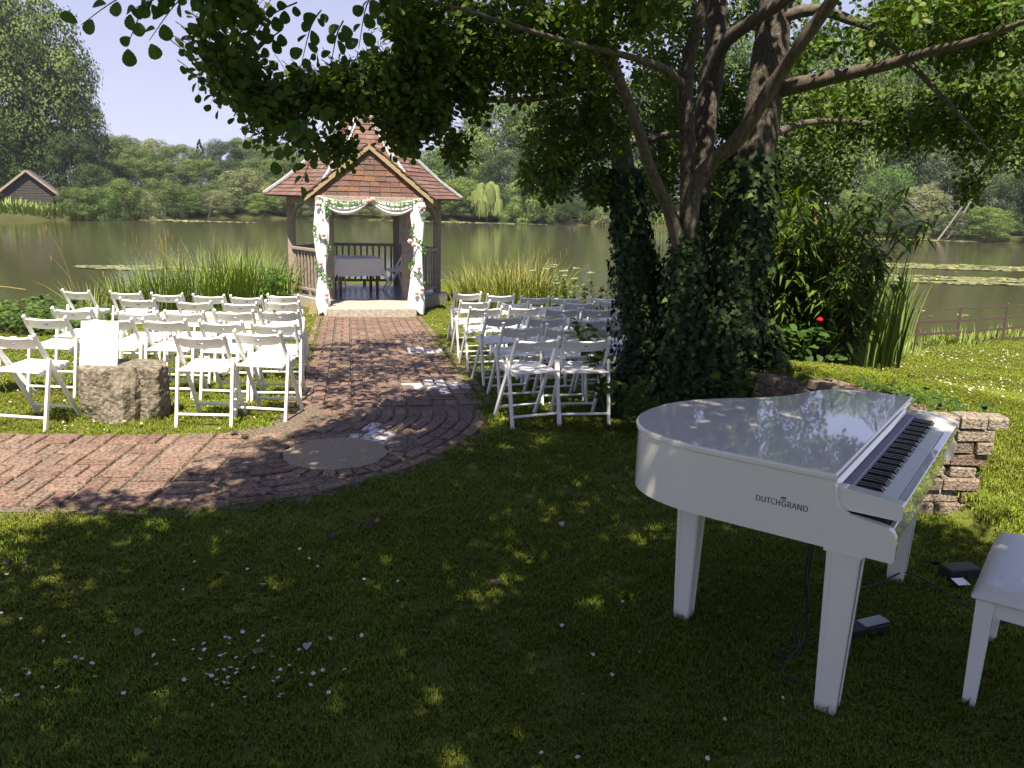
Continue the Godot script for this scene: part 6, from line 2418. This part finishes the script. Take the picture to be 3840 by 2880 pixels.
func far_shore() -> void:
	var kinds := {}
	var sd := 300
	for k in ["broad", "tall", "bush", "conifer", "willow"]:
		kinds[k] = []
		for v in (3 if k in ["broad", "bush"] else (2 if k == "tall" else 1)):
			kinds[k].append(crown(sd, k))
			sd += 1
	rng.seed = 808
	var trunks := []
	for v in 3:
		var b := MB.new()
		var pts := [[0, -0.03, 0, 0.022], [rr(-0.02, 0.02), 0.25, rr(-0.02, 0.02), 0.017], [rr(-0.05, 0.05), 0.55, rr(-0.05, 0.05), 0.010], [rr(-0.06, 0.06), 0.85, rr(-0.06, 0.06), 0.003]]
		var c := curve(pts, 4)
		b.tube(c[0], c[1], 7)
		for e in 5:
			var p: Vector3 = c[0][4 + e]
			var d := Vector3(rr(-1, 1), 0.7, rr(-1, 1)).normalized()
			b.tube(PackedVector3Array([p, p + d * 0.14, p + d * 0.28 + Vector3(0, 0.03, 0)]), PackedFloat32Array([0.008, 0.006, 0.002]), 5)
		trunks.append(b.mesh())
	var look := {"olive": "olive", "mid": "mid green", "bright": "fresh green", "dark": "dark green", "pale": "pale grey green", "yellow": "yellow green", "grey": "dull grey green", "willow": "golden"}
	var noun := {"broad": "spreading broadleaf tree", "tall": "tall narrow crowned tree", "bush": "rounded waterside bush", "conifer": "pointed conifer", "willow": "weeping willow"}
	# count along the shore so that every label can say which one
	var list := FAR_TREES.duplicate()
	list.append([far_bank_x(1044), -85.0, 0.0, 3.4, "willow", "willow"])
	# low scrub right along the far waterline
	rng.seed = 515
	var sx := -33.5
	while sx < 52.0:
		if sx < 8.5 or sx > 17.5:
			list.append([sx, far_bank(sx) - 0.9, height(sx, far_bank(sx) - 0.9) + rr(1.3, 2.6), rr(2.6, 4.2), "bush", ["olive", "mid", "bright", "grey", "dark", "pale"][rng.randi_range(0, 5)]])
		sx += rr(2.0, 3.4)
	var by := {}
	var order := range(list.size())
	order.sort_custom(func(a, b): return list[a][0] / -list[a][1] < list[b][0] / -list[b][1])
	var names := {}
	for i in order:
		var key: String = list[i][4] + list[i][5]
		by[key] = by.get(key, 0) + 1
		names[i] = by[key] - 1
	for i in list.size():
		var q: Array = list[i]
		var kind: String = q[4]
		var base := height(q[0], q[1])
		var key: String = kind + q[5]
		var top: float = q[2]
		var wide: float = q[3]
		if kind == "willow":
			top = base + 4.3
		var tall := maxf(2.0, (top - base) * rr(0.98, 1.14))
		wide = clampf(wide, tall * 0.45, tall * 1.5)
		var label := "%s %s across the lake" % [look[q[5]], noun[kind]]
		if by[key] > 1:
			label = "%s %s across the lake, %s from the boathouse" % [look[q[5]], noun[kind], ordinal(names[i])]
		var g := thing({"broad": "broadleaf_tree", "tall": "tall_tree", "bush": "waterside_bush", "conifer": "conifer", "willow": "willow_tree"}[kind], label, "bush" if kind == "bush" else "tree", Vector3(q[0], base - 0.05, q[1]), rr(0, TAU), "bushes along the far waterline" if kind == "bush" else ("trees across the lake" if kind != "willow" else ""))
		var set_: Array = kinds[kind]
		var c := obj("crown", set_[i % set_.size()], M["crown_" + q[5]], g)
		c.scale = Vector3(wide * 1.1, tall, wide * 1.1)
		if kind != "conifer":
			var t := obj("trunk", trunks[i % 3], M.far_bark, g)
			t.scale = Vector3(tall * 0.8, tall, tall * 0.8)
	# bare leaning trunks that show pale at the water on the right, and one on the left
	var leaners := [[1955, 500, 2010, 415, -66.0, "pale bare trunk leaning right over the far water's edge"], [1985, 480, 2030, 390, -67.5, "second pale trunk leaning right, behind the first, at the far water's edge"], [476, 462, 492, 410, -76.0, "thin pale trunk leaning at the far waterline, left of the gazebo"], [270, 462, 276, 430, -75.0, "slim pale trunk between the far bushes near the boathouse"]]
	for q in leaners:
		var z: float = q[4]
		var a := Vector3((q[0] - 1106.0) / 1736.0 * 75.0 * (-z / 72.0), height((q[0] - 1106.0) / 1736.0 * 75.0, z), z)
		var d := Vector3((q[2] - q[0]) / 1736.0 * -z, (q[1] - q[3]) / 1736.0 * -z, 0)
		var b := MB.new()
		b.tube(PackedVector3Array([Vector3(0, -0.3, 0), d * 0.5 + Vector3(0.1, 0, 0.1), d, d * 1.3]), PackedFloat32Array([0.10, 0.08, 0.06, 0.02]), 7)
		var o := obj("leaning_trunk", b.mesh(), M.far_bark)
		o.position = a
		tag(o, q[5], "tree trunk", "pale trunks on the far shore")
	# boathouse
	var bx := -38.6
	var bz := -65.0
	var g := thing("boathouse", "old dark weatherboarded boathouse with a steep gable under the left trees", "boathouse", Vector3(bx, height(bx, bz) + 0.1, bz), 0.42)
	var b := MB.new()
	b.prism(PackedVector2Array([Vector2(-1.7, -0.3), Vector2(1.7, -0.3), Vector2(1.7, 1.35), Vector2(0, 2.75), Vector2(-1.7, 1.35)]), -2.5, 0.0)
	obj("wall", b.mesh(), M.dark_board, g)
	for k in 14:
		var y := -0.1 + k * 0.2
		var half := 1.69 if y < 1.33 else maxf(0.05, 1.7 * (2.72 - y) / 1.4)
		b = MB.new()
		b.box(Vector3(0, y + 0.09, 0.03), Vector3(half * 2, 0.19, 0.03), Basis(Vector3.RIGHT, -0.12))
		obj("weatherboard", b.mesh(), M.dark_board, g)
	for s in [-1, 1]:
		b = MB.new()
		var lo := Vector3(s * 2.15, 1.05, -1.2)
		var hi := Vector3(0, 2.86, -1.2)
		b.bar(lo, hi, 0.10, 3.0, Vector3(s, 1, 0))
		obj("roof", b.mesh(), M.old_roof, g)
		b = MB.new()
		b.bar(Vector3(s * 2.15, 1.0, 0.32), Vector3(0, 2.82, 0.32), 0.16, 0.05, Vector3(s, 1, 0))
		obj("barge_board", b.mesh(), M.oak, g)
	# bright reeds and scrub on the near left bank and the far bank
	var reeds := clump(401, 130, 1.0, 0.5, 1.0, 0.05, 0.5, 0.5, Color(0.13, 0.20, 0.05), Color(0.26, 0.30, 0.10))
	var n := 0
	for q in [[-44.0, -58.5, 1.5], [-41.8, -59.5, 1.6], [-40.0, -60.3, 1.5], [-38.2, -61.2, 1.5], [-36.4, -61.2, 1.3], [-34.8, -61.9, 1.2], [-33.2, -62.3, 1.1], [-31.8, -62.8, 1.0], [-34.0, -63.8, 1.2], [-43.0, -61.5, 1.0], [-40.6, -62.4, 1.0], [-37.6, -63.0, 1.0]]:
		var o := obj("bank_reeds", reeds, M.reed_blade)
		o.position = Vector3(q[0], height(q[0], q[1]) - 0.1, q[1])
		o.scale = Vector3.ONE * q[2]
		o.rotation.y = n * 1.1
		tag(o, "bright green reeds on the bank before the boathouse, %s clump from the left" % ordinal([0, 2, 4, 6, 8, 9, 10, 11, 12, 1, 3, 5][n]), "reeds", "reeds on the boathouse bank")
		n += 1
	n = 0
	for q in [[7.6, -84.4, 1.3], [9.2, -83.8, 1.5], [10.8, -83.2, 1.5], [12.4, -82.4, 1.2], [14.4, -81.4, 1.3], [15.9, -80.6, 1.1], [34.2, -70.2, 1.0], [36.0, -69.0, 1.0]]:
		var o := obj("bank_reeds", reeds, M.reed_blade)
		o.position = Vector3(q[0], height(q[0], q[1]) - 0.1, q[1])
		o.scale = Vector3.ONE * q[2]
		o.rotation.y = n * 0.7
		tag(o, "pale green reeds on the far bank right of the willow, %s clump from the willow" % ordinal(n), "reeds", "reeds on the far bank")
		n += 1


func far_bank_x(px: float) -> float:
	return (px - 1106.0) / 1736.0 * 86.0


# ---------------------------------------------------------------- on the water
func lily_pads() -> void:
	rng.seed = 515
	var b := MB.new()
	b.colored = true
	for k in 9:
		var a := 0.35 + (TAU - 0.7) * k / 9.0
		var c := 0.35 + (TAU - 0.7) * (k + 1) / 9.0
		b.tri(Vector3.ZERO, Vector3(cos(a), 0.015, sin(a)), Vector3(cos(c), 0.015, sin(c)), Vector3.UP, Vector3.UP, Vector3.UP)
	var pad := b.mesh()
	var beds := [
		["pads on the water left of the gazebo", -11.3, -25.2, 2.5, 1.0, 700, 0.085], ["pads in a thin raft by the left reeds", -8.4, -21.5, 1.4, 1.6, 160, 0.08],
		["pads in the nearer band on the right", 16.0, -28.6, 5.2, 2.1, 2900, 0.10], ["pads in the farther band on the right", 19.5, -35.4, 6.2, 2.0, 2900, 0.11],
		["pads along the far shore beyond the gazebo", -6.0, -82.0, 9.0, 2.2, 800, 0.24], ["pads before the boathouse bank", -29.0, -66.3, 8.0, 1.7, 700, 0.22], ["pads along the far shore at the right", 33.0, -66.5, 6.0, 1.5, 620, 0.20],
		["few loose pads in the bay by the fence", 8.6, -19.0, 2.2, 1.2, 34, 0.09],
	]
	for q in beds:
		var places := []
		var tints := PackedColorArray()
		for i in int(q[5]):
			var a := rr(0, TAU)
			var r := sqrt(rng.randf())
			var x: float = q[1] + cos(a) * r * q[3]
			var z: float = q[2] + sin(a) * r * q[4] * (0.6 + 0.6 * absf(hill.get_noise_2d(x * 1.2, 7.0)))
			if height(x, z) > -0.62 or hill.get_noise_2d(x * 1.1, z * 2.2) < -0.28:
				continue
			var s: float = q[6] * rr(0.6, 1.25)
			places.append(Transform3D(Basis.from_euler(Vector3(rr(-0.09, 0.09), rr(0, TAU), rr(-0.09, 0.09))).scaled(Vector3.ONE * s), Vector3(x, -0.65 + 0.012 + rr(0, 0.012), z)))
			tints.append(Color(0.15, 0.17, 0.06).lerp(Color(0.34, 0.34, 0.18), rng.randf()))
		var o := many("lily_pads", pad, M.lily_pad, places, tints)
		tag(o, "floating green lily " + q[0], "lily pads", "", "stuff")
	# yellow water lily flowers
	var fb := MB.new()
	fb.colored = true
	fb.ball(Vector3(0, 0.05, 0), Vector3(0.04, 0.035, 0.04), 5, 7, Color(0.65, 0.45, 0.03))
	fb.tube(PackedVector3Array([Vector3(0, -0.05, 0), Vector3(0, 0.03, 0)]), PackedFloat32Array([0.006, 0.006]), 5, Color(0.1, 0.14, 0.03))
	var fm := fb.mesh()
	var n := 0
	for q in [[-9.2, -24.4], [-8.1, -24.9], [-7.2, -25.6], [-10.4, -25.0], [14.6, -28.0], [17.2, -28.4], [19.0, -34.9], [16.4, -35.6], [21.2, -34.8]]:
		var o := obj("water_lily", fm, M.petal)
		o.position = Vector3(q[0], -0.63, q[1])
		tag(o, "yellow water lily bud among the %s pads, %s" % ["left" if n < 4 else "right", ["nearest the chairs", "nearest the gazebo side", "farthest out on the water", "at the outer left", "at the near left", "at the near right", "in the far band's middle", "at the far band's left", "at the far band's right"][n]], "water lily", "yellow water lilies")
		n += 1


# ---------------------------------------------------------------- the lawn
func grass_clump(seed_: int, n: int, lo: float, hi: float, wide: float, reach: float) -> ArrayMesh:
	rng.seed = seed_
	var b := MB.new()
	b.colored = true
	for i in n:
		var a := rr(0, TAU)
		var r := reach * sqrt(rng.randf())
		var at := Vector3(cos(a) * r, -0.006, sin(a) * r)
		var yaw := rr(0, TAU)
		var lean := Vector3(cos(yaw), 0, sin(yaw)) * rr(0.2, 1.1)
		var tall := rr(lo, hi)
		var side := Vector3(-lean.z, 0, lean.x).normalized() * wide * rr(0.7, 1.3)
		var mid := at + Vector3.UP * tall * 0.62 + lean * tall * 0.25
		var tip := at + Vector3.UP * tall * rr(0.75, 1.0) + lean * tall * 0.85
		var m := (lean * 0.5 + Vector3.UP).normalized()
		var t := rng.randf()
		var col := Color(0.145, 0.21, 0.026).lerp(Color(0.255, 0.295, 0.045), t)
		if rng.randf() < 0.10:
			col = Color(0.33, 0.30, 0.13)
		b.tri(at - side, at + side, mid + side * 0.8, m, m, m, col)
		b.tri(at - side, mid + side * 0.8, mid - side * 0.8, m, m, m, col)
		b.tri(mid - side * 0.8, mid + side * 0.8, tip, m, m, m, col)
	return b.mesh()


func lawn() -> void:
	var near := []
	for s in 3:
		near.append(grass_clump(601 + s, 22, 0.022, 0.05, 0.0016, 0.055))
	var mid := []
	for s in 2:
		mid.append(grass_clump(611 + s, 22, 0.025, 0.05, 0.0027, 0.085))
	var places := [[], [], [], [], []]
	var tints := [PackedColorArray(), PackedColorArray(), PackedColorArray(), PackedColorArray(), PackedColorArray()]
	rng.seed = 4711
	var patch := FastNoiseLite.new()
	patch.seed = 8
	patch.frequency = 0.9
	patch.fractal_octaves = 3
	var z := -0.75
	while z > -23.0:
		var half := (-z) * 0.72 + 1.3
		var per_m2 := 620.0 if z > -4.0 else (380.0 if z > -7.5 else (190.0 if z > -12.0 else 90.0))
		var dz := 0.1
		var count := int(half * 2.0 * dz * per_m2)
		for i in count + (int(count * 0.45) if z < -3.4 and z > -7.5 else 0):
			var x := rr(-half, half) if i < count else rr(2.3, half)
			var zz := z - rng.randf() * dz
			if on_path(x, zz, -0.025) and rng.randf() < 0.995:
				continue
			var y := height(x, zz)
			if y < -0.60 or (x > wall_line(zz) - 0.12 and x < wall_line(zz) + 0.14 and zz < -4.4 and zz > -6.7):
				continue
			var local := gz_inv(x, zz)
			if Vector2(local.x, local.z).length() < 1.62 or (absf(local.x) < 0.8 and local.z > 0 and local.z < 2.62):
				continue
			var v := rng.randi_range(0, 2) if z > -6.0 else 3 + rng.randi_range(0, 1)
			var p := patch.get_noise_2d(x, zz)
			var s := (1.0 + 0.35 * p) * rr(0.8, 1.25)
			places[v].append(Transform3D(Basis(Vector3.UP, rr(0, TAU)).scaled(Vector3(1.0, s, 1.0)), Vector3(x, y, zz)))
			var t := 1.0 + 0.35 * p + rr(-0.12, 0.12)
			tints[v].append(Color(t * (1.0 - 0.16 * p), t, t * (1.0 - 0.1 * p)))
		z -= dz
	var o := thing("grass", "short daisy strewn mown grass of the lakeside lawn", "grass")
	o.set_meta("kind", "stuff")
	for v in 5:
		many("blades", near[v] if v < 3 else mid[v - 3], M.grass_blade, places[v], tints[v], o).set_meta("kind", "stuff")


func gz_inv(x: float, z: float) -> Vector3:
	return Basis(Vector3.UP, -GAZ_TURN) * (Vector3(x, 0, z) - Vector3(GAZ.x, 0, GAZ.z))


func daisy(seed_: int) -> ArrayMesh:
	rng.seed = seed_
	var b := MB.new()
	b.colored = true
	var h := 0.05
	b.tube(PackedVector3Array([Vector3(rr(-0.01, 0.01), 0, rr(-0.01, 0.01)), Vector3(0, h, 0)]), PackedFloat32Array([0.0009, 0.0008]), 4, Color(0.05, 0.09, 0.02))
	for k in 11:
		var a := TAU * k / 11.0 + rr(-0.1, 0.1)
		var d := Vector3(cos(a), rr(-0.1, 0.35), sin(a)).normalized()
		var s := Vector3(-sin(a), 0, cos(a)) * 0.0024
		var c := Vector3(0, h, 0)
		b.tri(c + d * 0.002, c + d * 0.007 + s, c + d * 0.0115, Vector3.UP, Vector3.UP, Vector3.UP, Color(0.75, 0.74, 0.74))
		b.tri(c + d * 0.002, c + d * 0.0115, c + d * 0.007 - s, Vector3.UP, Vector3.UP, Vector3.UP, Color(0.75, 0.74, 0.74))
	b.ball(Vector3(0, h + 0.001, 0), Vector3(0.0036, 0.0025, 0.0036), 3, 6, Color(0.55, 0.38, 0.04))
	return b.mesh()


func lawn_details() -> void:
	var shapes := [daisy(71), daisy(72), daisy(73)]
	# daisies one can count in the foreground, gathered in drifts
	rng.seed = 1234
	var drifts := [[-0.98, -2.62, 0.24, 0.11, 46], [-1.66, -2.56, 0.14, 0.10, 18], [-1.1, -2.85, 0.5, 0.12, 14], [-1.0, -3.4, 0.4, 0.2, 14], [0.2, -2.2, 0.5, 0.4, 10], [-2.1, -3.2, 0.4, 0.4, 10], [-3.1, -5.8, 0.3, 0.18, 26], [-2.3, -6.2, 0.35, 0.25, 18], [0.75, -2.6, 0.5, 0.5, 10], [-0.5, -1.65, 0.5, 0.2, 8], [3.4, -4.6, 0.35, 0.3, 22], [3.2, -5.4, 0.3, 0.2, 12]]
	var where := ["in the thick drift at the lower left", "in the loose drift at the far lower left", "above the thick lower drift", "in the thin drift below the paved curve", "alone in the lower middle of the lawn", "at the left of the shaded lawn", "before the chair at the left edge", "by the feet of the front left chairs", "under and before the piano", "close to the bottom of the lawn", "in the sun right of the broken brick wall", "in the grass beyond the broken brick wall"]
	for di in drifts.size():
		var q: Array = drifts[di]
		for k in int(q[4]):
			var x: float = q[0] + rng.randfn(0, 1) * q[2] * 0.7
			var z: float = q[1] + rng.randfn(0, 1) * q[3] * 0.7
			if on_path(x, z, 0.05) or z > -1.2:
				continue
			var o := obj("daisy", shapes[k % 3], M.petal)
			o.transform = Transform3D(Basis.from_euler(Vector3(rr(-0.5, 0.5), rr(0, TAU), rr(-0.5, 0.5))).scaled(Vector3.ONE * rr(0.6, 0.88)), Vector3(x, height(x, z) - rr(0.0, 0.006), z))
			tag(o, "small white daisy " + where[di], "daisy", "daisies " + where[di])
	# the farther ones are one drift
	var places := []
	for i in 3400:
		var x := rr(2.6, 9.5)
		var z := rr(-11.5, -5.6)
		if i > 2500:
			x = rr(-5.5, 1.5)
			z = rr(-14.0, -6.0)
		if on_path(x, z, 0.05) or height(x, z) < -0.5 or (i < 2500 and hill.get_noise_2d(x * 1.4, z * 1.4) < -0.15):
			continue
		places.append(Transform3D(Basis.from_euler(Vector3(rr(-0.4, 0.4), rr(0, TAU), rr(-0.4, 0.4))).scaled(Vector3.ONE * rr(0.7, 1.0)), Vector3(x, height(x, z), z)))
	tag(many("daisies", shapes[0], M.petal, places), "white daisies spread thickly over the lawn toward the lake", "daisies", "", "stuff")
	# fallen leaves: curled, brown or pale
	var curled := []
	for s in 3:
		rng.seed = 80 + s
		var b := MB.new()
		var rows := []
		for i in 7:
			var line := PackedVector3Array()
			for j in 5:
				var u := i / 6.0
				var v := j / 4.0 * 2.0 - 1.0
				var w := 0.42 * sin(pow(u, 0.8) * PI) + 0.02
				line.append(Vector3((u - 0.5), 0.10 + 0.22 * v * v * sin(u * PI) + 0.16 * sin(u * 4.0 + s), v * w))
			rows.append(line)
		b.sheet(rows)
		curled.append(b.mesh())
	var browns := [mat("dead_leaf_brown", lin(0.05, 0.032, 0.022), 0.9), mat("dead_leaf_tan", lin(0.22, 0.155, 0.10), 0.9), mat("dead_leaf_pale", lin(0.32, 0.31, 0.28), 0.8)]
	rng.seed = 99
	var spots := [[-0.74, -4.02, 0.06, 0, "dark curled dead leaf in the grass below the paved curve"], [-0.80, -4.0, 0.055, 0, "dark dead leaf lying against another below the paved curve"], [-0.70, -4.06, 0.05, 1, "tan dead leaf in the small heap below the paved curve"], [-0.92, -3.86, 0.055, 0, "dark dead leaf left of the small heap below the paved curve"], [0.35, -4.55, 0.06, 0, "dark dead leaf in the grass left of the piano's tail"], [0.42, -4.50, 0.06, 0, "dark dead leaf beside another near the piano's tail"], [-0.77, -2.82, 0.042, 2, "pale silvery dead leaf curled in the middle of the grass"], [-1.62, -1.78, 0.06, 1, "tan dead leaf by the daisies at the lower left"], [-1.78, -1.52, 0.06, 0, "brown dead leaf in the lower left corner of the lawn"], [0.93, -3.18, 0.04, 2, "pale small dead leaf between the piano's front legs"], [-2.35, -3.45, 0.06, 0, "dark dead leaf at the left edge of the shaded grass"], [-0.95, -2.78, 0.05, 1, "tan dead leaf above the thick daisy drift"], [-1.45, -2.88, 0.055, 1, "pinkish tan dead leaf left of the daisy drift"], [0.04, -2.05, 0.05, 1, "tan dead leaf in the grass left of the near piano leg"], [0.05, -1.62, 0.06, 1, "tan dead leaf near the bottom of the lawn, left of the near piano leg"], [-0.32, -1.95, 0.06, 0, "brown dead leaf right of the daisies in the lower lawn"], [-1.1, -3.32, 0.06, 2, "pale leaf scrap in the grass below the brick path"], [-0.05, -3.4, 0.06, 1, "tan dead leaf in the middle of the shaded lawn"], [0.28, -4.1, 0.05, 2, "pale leaf scrap on the grass right of the paved curve"], [2.02, -3.9, 0.08, 0, "dark dead leaf on the grass between piano and brick wall"], [2.12, -3.72, 0.09, 0, "dark dead leaf behind the bench on the grass"], [-2.02, -5.62, 0.06, 0, "brown dead leaf at the grass edge before the near chairs"], [-1.93, -5.58, 0.06, 0, "brown dead leaf at the path edge before the near chairs"], [-1.78, -4.6, 0.05, 1, "small tan leaf lying on the brick path's lower edge"], [-1.45, -4.42, 0.05, 1, "small tan leaf near the rim of the brick path"]]
	for q in spots:
		var o := obj("fallen_leaf", curled[rng.randi_range(0, 2)], browns[q[3]])
		o.transform = Transform3D(Basis.from_euler(Vector3(rr(-0.3, 0.3), rr(0, TAU), rr(-0.3, 0.3))).scaled(Vector3.ONE * q[2]), Vector3(q[0], height(q[0], q[1]) + 0.025, q[1]))
		tag(o, q[4], "leaf", "fallen leaves on the lawn and path")
